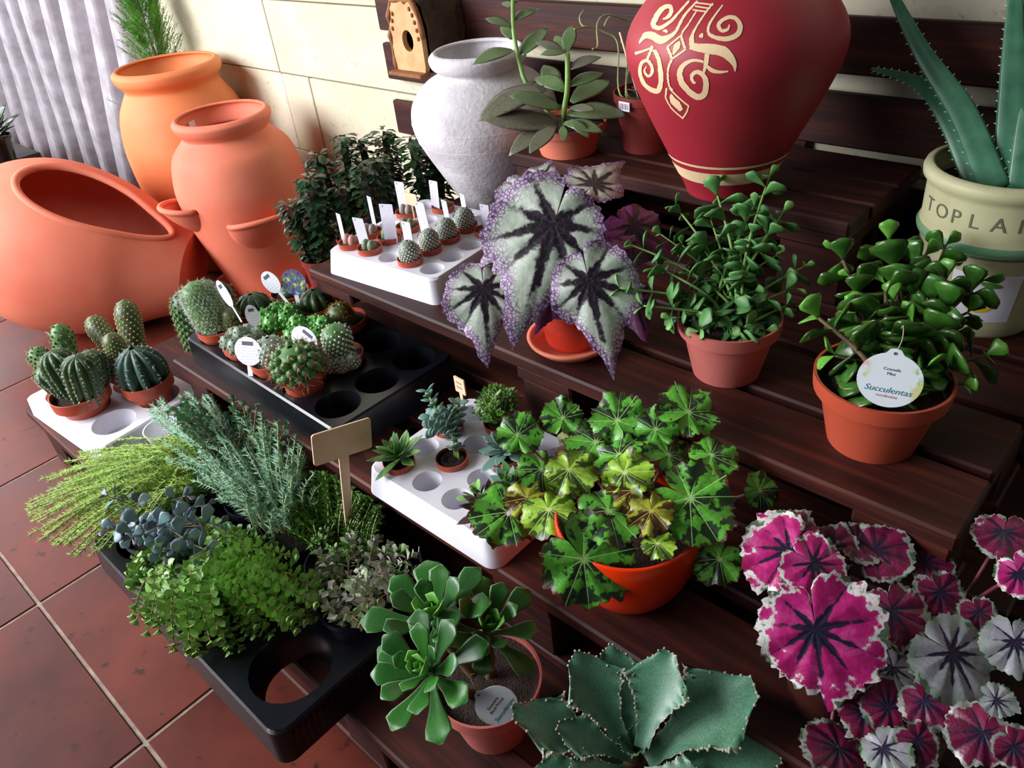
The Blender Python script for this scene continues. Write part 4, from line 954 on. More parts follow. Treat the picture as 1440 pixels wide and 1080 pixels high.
# --- rosette succulents in one pot
ROSE = edged('rosette_leaf', '#2a5f22', '#9aae8c', .34, 0, .05, '#3a7a2c', spec=.4); ROSE_D = edged('darker_rosette_leaf', '#245222', '#8aa47c', .34, 0, .05, '#306a28', spec=.4); ROSE_C = edged('young_rosette_leaf', '#5a9a3c', '#a0c080', .35, 0, .05, '#6aaa48')  # a slightly darker green is mixed in at random among the leaves
def rosette(t, c, axis, n, Lmax, W, mats, fn=F_SPAT, flat=.9, seed=0, name='leaf', T=.0016, cup=.3, inner=None):
    rr = random.Random(seed); z = Vector(axis).normalized(); x = z.orthogonal().normalized(); y = z.cross(x); c = Vector(c)
    me = [fat_leaf(1.0, W, .028, fn, 10, 9, bd, cup*.7).mesh('leaf', m) for m in mats for bd in (.02, .12)]
    mi = fat_leaf(1.0, W*1.15, .05, fn, 8, 7, -.1, cup).mesh('leaf', inner) if inner else None
    for k in range(n):
        u = (k+.5)/n; a = k*2.39996+rr.uniform(-.12, .12); out = x*math.cos(a)+y*math.sin(a)
        el = (1-u)**.8*1.35+(1-flat)*.4; l = Lmax*(.25+.75*u**.6)*rr.uniform(.9, 1.08)
        d = out*math.cos(el)+z*math.sin(el); b0 = c+out*.004*u-z*.012*u
        put_leaf(t, (mi if mi and u < .3 else rr.choice(me)), b0, b0+d*l, z*math.cos(el)-out*math.sin(el), 1.0, name)
t = thing('rosette_succulent', 'pot of three dark green spoon-leaved rosettes with pale leaf edges', 'succulent', (-.452, .335, .1502))
z = pot(t, .066, .098, PINKP, rb=.66, rim=.2, soil=SOIL, soil_dz=.08)
for (px, py, tt), ax, n, L, sd in (((601, 945, .83), (-.25, -.35, .8), 25, .074, 1), ((612, 872, .90), (-.25, .0, 1), 20, .088, 2), ((686, 886, .89), (.15, .2, 1), 20, .07, 3)):
    p = at(px, py, t=tt)-t.location; rosette(t, p, Vector(ax)+to_cam(p+t.location)*.5, n, L, .205, (ROSE, ROSE_D), seed=sd, inner=ROSE_C)
    b = MB(); b.tube(curve([(p.x*.3, p.y*.3, z-.005), (p.x*.7, p.y*.7, z+(p.z-z)*.4), p-Vector(ax)*.008], 5), .006, 8); b.build('stem', BROWNSTEM, t)
c = at(698, 992, t=.80); fr = frame(Vector((.12, -.02, 1))+to_cam(c)*-.6, to_cam(c)) @ Matrix.Rotation(.9, 3, 'Z')
succ_tag('egg shaped printed tag in the rosette succulent pot', c, fr, .022, [('Echeveria', 0, .2, .2, INK, 0), ('Black Prince', 0, -.02, .2, INK, 0), ('Succulentas', 0, -.45, .3, TEAL, .3)])

# --- frilly echeveria at the bottom of the steps
FRILL = edged('frilly_blue_green_leaf', '#3c6a50', '#b0a894', .38, 0, .035, '#538064')
def frill_leaf(seed, W=.36, amp=.07, nw=9):
    rr = random.Random(seed); m = MB(); nu, nv = 22, 13; vs = []; uv = []
    f = shp([(0, .22), (.25, .30), (.5, .58), (.75, .92), (.9, 1.0), (1, .8)])
    for j in range(nu):
        s = j/(nu-1)
        for i in range(nv):
            v = -1+2*i/(nv-1); ed = abs(v)**6; w = W*f(s); sc = 1+.06*ed*math.sin(s*nw*2*PI+seed)
            y = s*(1-.34*v*v*s*s) + .02*math.sin(v*11+seed)*(s > .93)
            z = .30*w*v*v - .06*s*s + amp*ed*f(s)*math.sin(s*nw*PI+seed+v) + amp*.7*(max(0, s-.85)/.15)*math.sin(v*8+seed)
            vs.append((w*v*sc, y, z)); uv.append(((v+1)/2, s))
    m.add(vs, [(j*nv+i, j*nv+i+1, (j+1)*nv+i+1, (j+1)*nv+i) for j in range(nu-1) for i in range(nv-1)], uv)
    # bead-like bumps along the margin
    for s in np.linspace(.3, 1, 13):
        j = int(round(s*(nu-1)))
        for i in (0, nv-1): m.ball(vs[j*nv+i], .014, 5, 4); m.uv[-25:] = [(0, .99)]*25
    for i in range(0, nv, 1): m.ball(vs[(nu-1)*nv+i], .014, 5, 4); m.uv[-25:] = [(0, .99)]*25
    o = m.mesh('leaf', FRILL); return o
t = thing('frilly_echeveria', 'large blue-green rosette succulent with scalloped frilly leaf edges', 'succulent', (-.285, .335, .1502))
z = pot(t, .06, .09, PLAST, rb=.7, soil=SOIL)
b = MB(); cc = at(893, 1060, t=.80)-t.location; b.tube(curve([(0, 0, z-.004), (cc.x*.5, cc.y*.5, (z+cc.z)/2), cc], 5), .011, 10); b.build('stem', BROWNSTEM, t)
fl = [((880,1056),(812,918),.79,.80,.42),((902,1052),(938,916),.785,.785,.46),((892,1040),(858,908),.80,.82,.4),((884,1066),(786,1020),.79,.78,.42),((876,1074),(724,992),.79,.79,.36),((910,1070),(1056,958),.79,.77,.50),((880,1082),(800,1085),.78,.75,.4),((905,1085),(985,1092),.78,.74,.42),((870,1085),(740,1100),.79,.76,.4),((915,1078),(1100,1050),.79,.76,.42),((890,1090),(880,1150),.78,.72,.45)]
for k, (pb, pt, tb, tt, w) in enumerate(fl):
    a = at(*pb, t=tb)-t.location; e = at(*pt, t=tt)-t.location; put_leaf(t, frill_leaf(k*3+1, w*.74, .035), a, e, to_cam(e)*.7+Vector((0, 0, .5)), 1.0)
for k in range(8):
    a = cc+Vector((0, 0, .004)); an = k*2.4; d = Vector((math.cos(an)*.6, math.sin(an)*.6, 1)).normalized()*(.012+.003*k); put_leaf(t, frill_leaf(40+k, .42, .09), a, a+d, Vector((-math.cos(an), -math.sin(an), .6)), 1.0, 'young_leaf')

# --- aloe in a lettered pot
CREAMP = simple('aged_cream_green_ceramic', '#a8a67c', '#c6c49c', .55, 9, .2, .001); GREENB = simple('green_glaze_band', '#4f8a68', '#7a9a70', .5, 20)
t = thing('potted_aloe', 'tall aloe in a cream lettered ceramic pot with a lemon picture', 'aloe', (-.203, 1.083, .4502))
ap = [(.070, 0), (.0735, .006), (.0745, .02), (.083, .10), (.0845, .118), (.090, .124), (.0915, .131), (.089, .137), (.0875, .142), (.0885, .185), (.090, .191), (.0955, .196), (.0965, .203), (.0945, .2085), (.090, .2095)]
vessel(t, ap, CREAMP, .006, name='pot'); b = MB(); b.lathe([(.0005, .182), (.083, .18)], 32); b.build('soil', SOIL, t)
b = MB(); b.lathe([(prof_r(ap, q)+.0005, q) for q in (.118, .122, .126, .131, .136)], 64); b.build('glaze_band', GREENB, t)
def wrap(me, r0, phi0, z0, prof, off=.0006):
    for v in me.vertices:
        z = z0+v.co.y; r = prof_r(prof, z)+off+max(0, v.co.z); a = phi0+v.co.x/r0; v.co = (r*math.cos(a), r*math.sin(a), z)
    return me
pc = math.atan2(-1.083, .203); ENG = simple('engraved_lettering', '#5f5a48', '#6a6450', .8)
for ch, off in zip('TOPLANT', (-.082, -.058, -.037, -.015, .012, .041, .068)):
    me = wrap(text_mesh(ch, .026, ENG, .0001), .088, pc-.085+off/.088, .165, ap); link('lettering', me, t)
m = MB(); 
for i in range(13):
    for j in range(5):
        a = pc-.38+i*.08; zz = .028+.07*j/4; r = prof_r(ap, zz)+.0006; m.v.append((r*math.cos(a), r*math.sin(a), zz)); m.uv.append((0, 0))
m.f = [(i*5+j, (i+1)*5+j, (i+1)*5+j+1, i*5+j+1) for i in range(12) for j in range(4)]; pn = m.build('picture_panel', PAPER, t)
LEM = simple('lemon_yellow_print', '#d9b81e', '#e6cc3a', .5, 30); LFG = simple('green_print', '#3f8a2c', '#5aa040', .5)
def decal(cx, cz, rx, rz, mat, nm, rot=0):
    m = MB(); n = 20; vs = []
    for q in (0, .5, 1):
        for k in range(n):
            a = 2*PI*k/n; x = rx*q*math.cos(a); y = rz*q*math.sin(a); x, y = x*math.cos(rot)-y*math.sin(rot), x*math.sin(rot)+y*math.cos(rot)
            zz = cz+y; r = prof_r(ap, zz)+.0012; an = pc+(cx+x)/.08; vs.append((r*math.cos(an), r*math.sin(an), zz))
    m.add(vs, [(l*n+k, l*n+(k+1) % n, (l+1)*n+(k+1) % n, (l+1)*n+k) for l in range(2) for k in range(n)]); o = m.build(nm, mat, pn)
decal(.006, .056, .018, .014, LEM, 'printed_lemon'); decal(-.008, .086, .012, .004, LFG, 'printed_leaf', .2); decal(.014, .084, .012, .004, LFG, 'printed_leaf', -.15); decal(-.02, .07, .009, .0035, LFG, 'printed_leaf', 1.0)
ALOE = simple('aloe_skin', '#2f6148', '#4a8060', .35, 30, 0, var=.12); ALOE_T = simple('aloe_teeth', '#c9cfa8', '#dfe3c0', .6)
def aloe_leaf(pts, w, k):
    P_ = curve([Vector(p)-t.location for p in pts], 8); n = len(P_); m = MB(); vs = []
    side = (P_[-1]-P_[0]).cross(to_cam(pts[0])).normalized(); tooth = MB()
    for j, p in enumerate(P_):
        s = j/(n-1); ww = w*(1-s**2.2*.9)*(1-.15*s)+.0008; d = (P_[min(j+1, n-1)]-P_[max(0, j-1)]).normalized(); up = side.cross(d).normalized()
        if up.dot(to_cam(pts[0])) < 0: up = -up
        for q in range(10):
            a = 2*PI*q/10; vs.append(p+side*ww*math.cos(a)+up*(ww*.34*math.sin(a)+(.28*ww*math.cos(a)**2)))
        if 0 < j < n-1:
            for sg in (-1, 1): tooth.spike(p+side*sg*ww*.97+up*.25*ww, side*sg*.003+d*.0015, .0009)
    m.add(vs, [(j*10+q, j*10+(q+1) % 10, (j+1)*10+(q+1) % 10, (j+1)*10+q) for j in range(n-1) for q in range(10)]+[tuple(range(9, -1, -1)), tuple((n-1)*10+q for q in range(10))])
    o = m.build('leaf', ALOE, t); stuff(tooth.build('teeth', ALOE_T, o, False))
for k, (pts, w) in enumerate([
  ([at(1374,268,t=.985), at(1340,180,t=1.0), at(1295,118,t=1.0), at(1226,96,t=.98)], .0135), ([at(1400,268,t=.97), at(1355,160,t=.97), at(1295,70,t=.98), at(1240,-40,t=1.0)], .0165), ([at(1418,262,t=.965), at(1424,140,t=.95), at(1426,40,t=.94), at(1432,-90,t=.93)], .017),
  ([at(1440,266,t=.955), at(1455,150,t=.94), at(1480,60,t=.93), at(1520,-60,t=.93)], .018), ([at(1448,262,t=.97), at(1490,180,t=.98), at(1540,110,t=1.0), at(1600,60,t=1.02)], .015), ([at(1425,255,t=.99), at(1440,160,t=1.02), at(1462,60,t=1.04), at(1490,-30,t=1.05)], .014)]): aloe_leaf(pts, w, k)

# --- long leaved succulent on the topmost pallet
SEN = edged('long_grey_green_leaf', '#4a6a3e', '#4a3440', .35, 0, .08, '#6a8452'); SEN_D = edged('purplish_long_leaf', '#54494a', '#3a2a34', .4, 0, .08, '#6f7858')
t = thing('long_leaf_succulent', 'leggy succulent with long grey-green and purplish leaves in a clay bowl', 'succulent', (-.845, 1.01, .6002))
z = pot(t, .066, .05, TERRA, rb=.75, rim=.25, soil=SOIL, soil_dz=.15)
k0 = 660; K = 4.5
def S(x, y, tt): return at(k0+x/K, y/K, t=tt)-t.location
b = MB(); b.tube(curve([(-.02, 0, z), S(370, 540, 1.28), S(320, 400, 1.28), S(280, 190, 1.28), S(278, -60, 1.28)], 6), [.0042]*24+[.0036], 8) if False else b.tube(curve([(-.02, 0, z), S(370, 540, 1.28), S(320, 400, 1.28), S(280, 190, 1.28), S(278, -60, 1.28)], 6), .0036, 8); b.build('stem', JSTEM, t)
b = MB(); b.tube(curve([(0, -.005, z), S(600, 700, 1.235), S(620, 560, 1.235), S(622, 340, 1.235)], 6), .0042, 8); b.build('stem', JSTEM, t)
lm = [fat_leaf(1.0, .19, .04, F_LANCE, 8, 9, bd, .25).mesh('leaf', m) for m in (SEN, SEN_D) for bd in (.05, .18)]
sl = [((270,170),(100,110),1.28,1.28,0),((290,130),(435,20),1.28,1.3,0),((268,250),(205,150),1.29,1.31,0),((275,320),(28,362),1.28,1.25,0),((330,350),(492,165),1.28,1.3,0),((265,50),(210,-10),1.28,1.3,0),((290,20),(340,-60),1.28,1.3,0),
 ((600,330),(545,200),1.235,1.25,0),((615,330),(650,150),1.235,1.25,0),((590,330),(420,240),1.235,1.24,2),((610,330),(450,340),1.235,1.22,0),((630,440),(830,330),1.235,1.23,2),((635,545),(850,450),1.235,1.25,0),((600,580),(410,440),1.24,1.28,0),((580,690),(255,590),1.235,1.22,0),((560,670),(440,600),1.235,1.24,2),
 ((650,650),(890,490),1.25,1.29,0),((620,720),(1000,680),1.24,1.22,0),((640,680),(790,690),1.23,1.2,2),((600,780),(840,800),1.23,1.2,0),((560,800),(75,740),1.235,1.22,2),((520,790),(250,935),1.23,1.2,2),((540,800),(380,960),1.22,1.19,2),((560,760),(180,740),1.245,1.25,2),((590,800),(600,890),1.22,1.2,0),((480,560),(50,695),1.25,1.22,2),((420,520),(340,540),1.28,1.27,2),((640,760),(760,850),1.22,1.2,0),((560,560),(470,400),1.26,1.3,0),((560,820),(230,690),1.25,1.26,2),((660,700),(860,770),1.24,1.23,2)]
for k, (pb, pt, tb, tt, i) in enumerate(sl):
    a = S(*pb, tb); e = S(*pt, tt); put_leaf(t, lm[i+k % 2], a, e, to_cam(e+t.location)*.4+Vector((0, 0, .8)), 1.0, wscale=1.15)
# pot with a bar-code sticker and curling tendrils
t = thing('tendril_plant', 'dark red pot with a bar-code sticker and pale curling tendrils', 'plant', (-.735, 1.085, .6002))
DRED = simple('dark_red_plastic', '#7a2a26', '#84302a', .45, 12)
z = pot(t, .056, .092, DRED, rb=.78, rim=.14, soil=SOIL)
def S2(x, y, tt): return at(k0+x/K, y/K, t=tt)-t.location
TEND = simple('pale_green_tendril', '#8a9a62', '#a5b078', .5)
for pts in ([(955,600,1.24),(940,280,1.25),(860,205,1.25),(760,170,1.24),(665,185,1.22)], [(760,172,1.24),(715,160,1.24),(698,110,1.24),(725,65,1.24)], [(990,600,1.25),(1050,200,1.28),(940,110,1.26),(850,100,1.25),(808,160,1.24),(812,290,1.23),(780,310,1.22)], [(1000,600,1.25),(1000,350,1.26),(960,260,1.25)], [(890,105,1.25),(870,130,1.24),(855,165,1.24)]):
    b = MB(); b.tube(curve([(0, 0, z)]+[S2(*p) for p in pts] if pts[0][1] == 600 else [S2(*p) for p in pts], 6), .0014, 6); b.build('tendril', TEND, t)
b = MB(); b.tube([(.0, -.02, z-.01), S2(952, 205, 1.2)], .0016, 6); b.build('support_stick', PLY, t)
lm2 = fat_leaf(1.0, .2, .04, F_LANCE, 8, 7, .1, .2).mesh('leaf', SEN_D)
for k in range(9):
    a = k*2.4; d = Vector((math.cos(a)*.8, math.sin(a)*.8, .5)).normalized()*R.uniform(.03, .05); put_leaf(t, lm2, (0, 0, z), Vector((0, 0, z))+d, (0, 0, 1), 1.0)
st = cast(880, 149, [(.0437*.95+.0, 0), (.056, .09), (.0565, .093)], t.location) 
if st:
    o = MB(); o.bbox((0, 0, 0), (.022, .014, .0006), .0001); o = o.build('barcode_sticker', PAPER, t, False); o.matrix_local = M4(frame((0, 0, 1), Vector((st.x, st.y, 0))) , st+Vector((st.x, st.y, 0)).normalized()*.003)
    for k in range(9):
        q = MB(); q.box((-.009+k*.0022+(k % 3)*.0003, 0, .0004), (.0006+(k % 2)*.0006, .009, .0002)); q.build('printed_bar', INK, o, False)
# ------------------------------------------------------------------ dark leafy euphorbias behind the third pallet's end
EUP = simple('dark_euphorbia_stem', '#1f2c1a', '#34452a', .5, 50); EUL = [simple('dark_euphorbia_leaf', '#1c2f1c', '#2f4a2c', .25, 40), simple('reddish_euphorbia_leaf', '#3a2020', '#4a3026', .3, 40)]
for k, (x, y, hs) in enumerate([(-1.305, .762, (.19, .17, .14)), (-1.222, .808, (.2, .16)), (-1.318, .862, (.22, .2, .17)), (-1.226, .906, (.17, .2)), (-1.312, .962, (.2, .22, .16)), (-1.226, 1.005, (.21, .2)), (-1.3, 1.07, (.24, .2))]):
    t = thing('potted_euphorbia', ['dark ridged euphorbia with two rows of glossy leaves at the pallet corner', 'dark leafy euphorbia beside the mini tray corner', 'dark leafy euphorbia in the second place of its row behind the third pallet', 'dark leafy euphorbia beside the middle of the mini tray', 'dark leafy euphorbia fourth along by the cream wall', 'dark leafy euphorbia below the white urn', 'tallest dark leafy euphorbia nearest the wall slats'][k], 'euphorbia', (x, y, .3002), 'dark euphorbias behind the mini tray')
    z = pot(t, .04, .092, DRED, rb=.75, soil=SOIL); lf = MB(); lf2 = MB(); rr = random.Random(k)
    for q, H in enumerate(hs):
        a = 2.1*q+k; c = Vector((.016*math.cos(a), .016*math.sin(a), z-.01)); ln = Vector((.10*math.cos(a), .10*math.sin(a), 1)).normalized()
        m = MB(); x_ = ln.orthogonal().normalized(); y_ = ln.cross(x_); n = 16; vs = []
        for j in range(n+1):
            s = j/n; rad = .0095*(1 if s < .93 else math.sqrt(max(.1, (1-s)/.07)))*(1+.14*math.sin(s*50))
            for i in range(6): an = PI*i/3; vs.append(c+ln*H*s+(x_*math.cos(an)+y_*math.sin(an))*rad*(1 if i % 2 == 0 else .45))
        m.add(vs, [(j*6+i, j*6+(i+1) % 6, (j+1)*6+(i+1) % 6, (j+1)*6+i) for j in range(n) for i in range(6)]+[tuple((n)*6+i for i in range(6))]); m.build('stem', EUP, t, smooth=False)
        for j in range(3, 46):
            s = min(1.0, j/44)
            for i in range(4):
                if s < .25 and rr.random() < .4: continue
                an = 2*PI*i/4+j*.4+rr.uniform(-.4, .4); o = (x_*math.cos(an)+y_*math.sin(an)); p = c+ln*H*s+o*.007; d = (o+ln*rr.uniform(-.1, .5)+Vector((0, 0, -.15))).normalized()
                f = frame(d, ln); L = rr.uniform(.018, .028)*(1 if s > .3 else .7); g_ = flat_leaf(L, L*.3, F_OBOV, 5, 3, .3, .3)
                (lf2 if rr.random() < .1 else lf).add([f @ Vector(v)+p for v in g_.v], g_.f, g_.uv)
    stuff(lf.build('leaves', EUL[0], t)); stuff(lf2.build('reddish_leaves', EUL[1], t)) if lf2.v else None

# ------------------------------------------------------------------ white tray of small succulents
st_c = V(-.642, .536, .3002); stray = thing('small_succulent_tray', 'white polystyrene tray of small succulents with empty sockets beside the orange bowl', 'tray', st_c)
SC, SCY = .0575, .0485; tray(stray, 4, 4, SC, SCY, .0205, .042, WHITEP, margin=.008, rcorner=.02)
scu = set()
def scell(px, py):
    p = at(px, py, z=.352)-st_c; c = min(((i, j) for i in range(4) for j in range(4) if (i, j) not in scu), key=lambda q: math.hypot((q[0]-1.5)*SC-p.x, (q[1]-1.5)*SCY-p.y)); scu.add(c)
    return st_c+Vector(((c[0]-1.5)*SC, (c[1]-1.5)*SCY, .0115))
def smallpot(px, lab):
    t = thing('small_potted_succulent', lab, 'succulent', scell(*px), 'small succulents in the white tray'); return t, pot(t, .0228, .04, PLAST, rb=.72, rim=.25, soil=SOIL, soil_dz=.1, seg=28)
SG = edged('small_green_leaf', '#4a7a3a', '#7a8a5a', .4, 0, .05, '#5f9048'); SBL = edged('blue_grey_leaf', '#5a7f74', '#8fa89c', .5, 0, .06, '#6f9488'); SPU = edged('dark_purple_leaf', '#3a2a30', '#4a3a3a', .35, 0, .05, '#4a3a38'); SLG = edged('light_green_leaf', '#6a9a4a', '#8ab06a', .4, 0, .05, '#7cab58')
t, z = smallpot((552, 655), 'spiky green rosette in the corner of the white succulent tray'); rosette(t, (0, 0, z+.016), (-.2, -.2, 1), 34, .047, .16, (SG, SLG), F_LANCE, seed=5, inner=SLG)
t, z = smallpot((617, 648), 'blue-grey trailing succulent in an open red pot')
for k in range(3):
    pth = curve([(.004*k, .006, z), (-.012-.008*k, .016+.01*k, z+.03), (-.035-.006*k, .01+.016*k, z+.035), (-.05, .008+.018*k, z+.024)], 6); b = MB(); b.tube(pth, .0016, 6); b.build('stem', JSTEM, t)
    mm = fat_leaf(1, .36, .09, F_ROUND, 8, 6, .1, .15).mesh('leaf', SBL)
    for j in range(2, len(pth)-1, 2):
        d = (pth[j+1]-pth[j-1]).normalized(); x_ = d.orthogonal().normalized(); y_ = d.cross(x_)
        for q in range(3): a = j*1.2+q*2.1; o = (x_*math.cos(a)+y_*math.sin(a)+d*.4).normalized(); put_leaf(t, mm, pth[j], pth[j]+o*.0155, d, 1.0)
t, z = smallpot((640, 590), 'stacked grey-green chunky succulent at the back of the white tray')
mm = fat_leaf(1, .4, .1, F_LANCE, 8, 6, .0, .2).mesh('leaf', SBL)
for (x0, y0, lean, H) in ((-.01, .0, (-.5, 0, 1), .055), (.008, .004, (.2, .2, 1), .042), (.0, -.01, (-.1, -.5, 1), .038)):
    ln = Vector(lean).normalized(); x_ = ln.orthogonal().normalized(); y_ = ln.cross(x_); b = MB(); b.tube([(x0, y0, z), Vector((x0, y0, z))+ln*H], .002, 6); b.build('stem', JSTEM, t)
    for j in range(7):
        for q in range(2): a = j*PI/2+q*PI; o = (x_*math.cos(a)+y_*math.sin(a)+ln*.5).normalized(); p = Vector((x0, y0, z))+ln*H*(j+1)/7; put_leaf(t, mm, p, p+o*.017, ln, 1.0)
t, z = smallpot((697, 592), 'bushy fine-leaved green succulent beside the little price sign'); lf = MB(); sm_ = MB()
for k in range(95):
    a = R.uniform(0, 6.28); r_ = R.random()**.5*.036; tip = Vector((r_*math.cos(a), r_*math.sin(a), z+.012+.045*math.sqrt(max(0, 1-(r_/.04)**2)))); sm_.tube([(tip.x*.2, tip.y*.2, z), tip], .0007, 4)
    for j in range(7):
        s = .45+.09*j; p = Vector((tip.x*(.2+.8*s), tip.y*(.2+.8*s), z+(tip.z-z)*s)); d = Vector((R.gauss(0, 1), R.gauss(0, 1), R.gauss(.4, .6))).normalized(); g_ = flat_leaf(.009, .0022, F_OBOV, 4, 3, .3, .1); f = frame(d, (0, 0, 1)); lf.add([f @ Vector(v)+p for v in g_.v], g_.f, g_.uv)
stuff(sm_.build('stems', JSTEM, t)); stuff(lf.build('leaves', simple('bright_small_leaf', '#3f7024', '#6a9a3c', .35, 90), t))
t, z = smallpot((642, 728), 'dark purple and green rosette at the front of the white tray'); rosette(t, (.006, 0, z+.016), (.1, -.1, 1), 26, .044, .17, (SPU,), F_LANCE, seed=8, inner=SPU); rosette(t, (-.018, .004, z+.02), (-.5, 0, 1), 12, .036, .2, (SLG,), F_OBOV, seed=9)
t, z = smallpot((702, 650), 'bluish rosette half hidden by the blotched begonia leaves'); rosette(t, (0, 0, z+.018), (-.1, -.2, 1), 34, .042, .2, (SBL,), F_LANCE, seed=11, inner=SBL)
t, z = smallpot((722, 690), 'second bluish rosette against the orange bowl begonia'); rosette(t, (0, 0, z+.016), (-.1, -.2, 1), 30, .042, .2, (SBL, SG), F_LANCE, seed=12, inner=SG)

# ------------------------------------------------------------------ low black tray of trailing sedums
lw_c = V(-.878, .272, .1502); lw = thing('trailing_plant_tray', 'low black plastic carry tray with hand hole overhanging the floor', 'tray', lw_c)
tray(lw, 4, 2, .128, .13, .055, .055, BLACKP, margin=.008, rcorner=.02, bottom={(i, j) for i in range(4) for j in range(2) if (i, j) != (3, 0)}, cup=.96, flare=.004)
for i in range(26):
    b = MB(); b.box((.2670, -.115+i*.0088, .026), (.0016, .0026, .034)); b.build('rib', BLACKP, lw, False)
def lwc(i, j, dx=0, dy=0): return lw_c+Vector(((i-1.5)*.128+dx, (j-.5)*.13+dy, .0035))
NAVY = simple('dark_navy_plastic', '#15172a', '#1d2036', .35, 12)
def ell(rr, cx, cy, a, b_, ang):
    r_ = math.sqrt(rr.random()); th = rr.uniform(0, 2*PI); x, y = a*r_*math.cos(th), b_*r_*math.sin(th); ca, sa = math.cos(ang), math.sin(ang)
    return cx+x*ca-y*sa, cy+x*sa+y*ca
def sedum(name, lab, l, reg, n, zr, leafer, stemmat, leafmat, seed, sr=.0009, grp='trailing sedums in the low black tray', base_r=.035, arch=.03, potmat=NAVY, pr=.05, ph=.075):
    t = thing(name, lab, 'sedum', l, grp); z = pot(t, pr, ph, potmat, rb=.75, soil=SOIL, soil_dz=.1); rr = random.Random(seed); st_ = MB(); lf = MB()
    for k in range(n):
        px, py = ell(rr, *reg); zt = rr.uniform(*zr)
        while at(px, py, z=zt).y > .42 and zt < zr[1]+.02: zt += .01
        while at(px, py, z=zt).y > .42: py += 6
        tip = at(px, py, z=zt)-Vector(l); a = rr.uniform(0, 6.28); q = rr.random()**.5*base_r; r0 = Vector((q*math.cos(a)*.6, q*math.sin(a)*.6, z)); h_ = Vector((tip.x, tip.y, 0)); h_ = h_*min(1, .03/max(h_.length, 1e-6)); r0 = r0+h_
        mid = (r0+tip)/2+Vector((0, 0, arch+max(0, (r0.z-tip.z)*.3))); P_ = curve([r0, mid, tip], 7); st_.tube(P_, sr, 4, False); leafer(lf, P_, rr)
    stuff(st_.build('stems', stemmat, t)); stuff(lf.build('leaves', leafmat, t, smooth=True)); return t, z
def needles(step, L, w, lean=.6, start=.25):
    def f(lf, P_, rr):
        tot = sum((b-a).length for a, b in zip(P_, P_[1:])); acc = 0; nxt = tot*start
        for a, b in zip(P_, P_[1:]):
            sl = (b-a).length; d = (b-a).normalized(); x_ = d.orthogonal().normalized(); y_ = d.cross(x_)
            while nxt < acc+sl:
                p = a+d*(nxt-acc); an = rr.uniform(0, 6.28); o = (x_*math.cos(an)+y_*math.sin(an)+d*lean).normalized(); lf.spike(p, o*L*rr.uniform(.7, 1.2), w); nxt += step
            acc += sl
        for q in range(6): o = (d+Vector((rr.gauss(0, .5), rr.gauss(0, .5), rr.gauss(0, .5)))).normalized(); lf.spike(P_[-1], o*L*.8, w)
    return f
def discs(step, L, w, start=.3, fn=F_ROUND, up=.3, tipn=4):
    def f(lf, P_, rr):
        tot = sum((b-a).length for a, b in zip(P_, P_[1:])); acc = 0; nxt = tot*start; ph = rr.uniform(0, 6)
        for a, b in zip(P_, P_[1:]):
            sl = (b-a).length; d = (b-a).normalized(); x_ = d.orthogonal().normalized(); y_ = d.cross(x_)
            while nxt < acc+sl:
                p = a+d*(nxt-acc); ph += PI/2+rr.uniform(-.3, .3)
                for s_ in (0, PI):
                    o = (x_*math.cos(ph+s_)+y_*math.sin(ph+s_)+d*up).normalized(); l_ = L*rr.uniform(.7, 1.2); g_ = flat_leaf(l_, w*l_, fn, 4, 3, .35, .1); fr_ = frame(o, d+Vector((0, 0, .4))); lf.add([fr_ @ Vector(v)+p for v in g_.v], g_.f, g_.uv)
                nxt += step
            acc += sl
        for q in range(tipn):
            an = q*2*PI/tipn; o = (x_*math.cos(an)+y_*math.sin(an)+d*1.0).normalized(); g_ = flat_leaf(L*.8, w*L*.8, fn, 4, 3, .35, .0); fr_ = frame(o, d); lf.add([fr_ @ Vector(v)+P_[-1] for v in g_.v], g_.f, g_.uv)
    return f
YEL = simple('yellow_green_needles', '#6f9a1e', '#98bd36', .5, 60); BLU = simple('blue_green_needles', '#4a7c5c', '#84ae8c', .5, 60); RND = simple('small_round_green_leaves', '#6f9f48', '#9cc66c', .4, 80); FIN = simple('fine_green_leaves', '#3f6a2a', '#6a9440', .45, 80); MIX = simple('grey_pink_green_leaves', '#86a868', '#bcaab0', .45, 60, lo=.4, hi=.65); CLO = simple('blue_green_round_leaves', '#4f7f5c', '#76a07c', .4, 60)
REDST = simple('reddish_stem', '#6a4a2e', '#8a6a44', .6, 60); PALEST = simple('pale_stem', '#8a9a5a', '#a5b074', .6, 60)
sedum('feathery_sedum', 'feathery yellow-green sedum trailing towards the floor', lwc(0, 1, .0, -.01), (165, 695, 140, 75, -.35), 230, (.19, .275), needles(.0015, .0090, .0007), PALEST, YEL, 1, arch=.035)
sedum('needle_sedum', 'blue-green needle leaved sedum leaning over the black tray', lwc(1, 1, .075, .0), (335, 640, 140, 66, .5), 150, (.23, .31), needles(.0016, .011, .0010), PALEST, BLU, 2, arch=.02)
sedum('clover_sedum', 'loose sedum with small round blue-green leaves against the pallet end', lwc(1, 1, -.04, .012), (320, 588, 90, 30, .25), 34, (.26, .33), discs(.012, .011, .42, .45), REDST, CLO, 3, arch=.02)
sedum('round_leaf_sedum', 'bright green round-leaved sedum spilling over the tray edge', lwc(1, 0, .03, .0), (312, 832, 138, 92, .05), 150, (.195, .275), discs(.0085, .0125, .48, .3), REDST, RND, 4, arch=.035)
sedum('fine_sedum', 'dense fine-leaved green sedum behind the plywood sign', lwc(2, 1, .055, .01), (466, 712, 80, 62, .4), 150, (.22, .26), discs(.0055, .0115, .3, .25, F_LANCE), PALEST, FIN, 5, arch=.01)
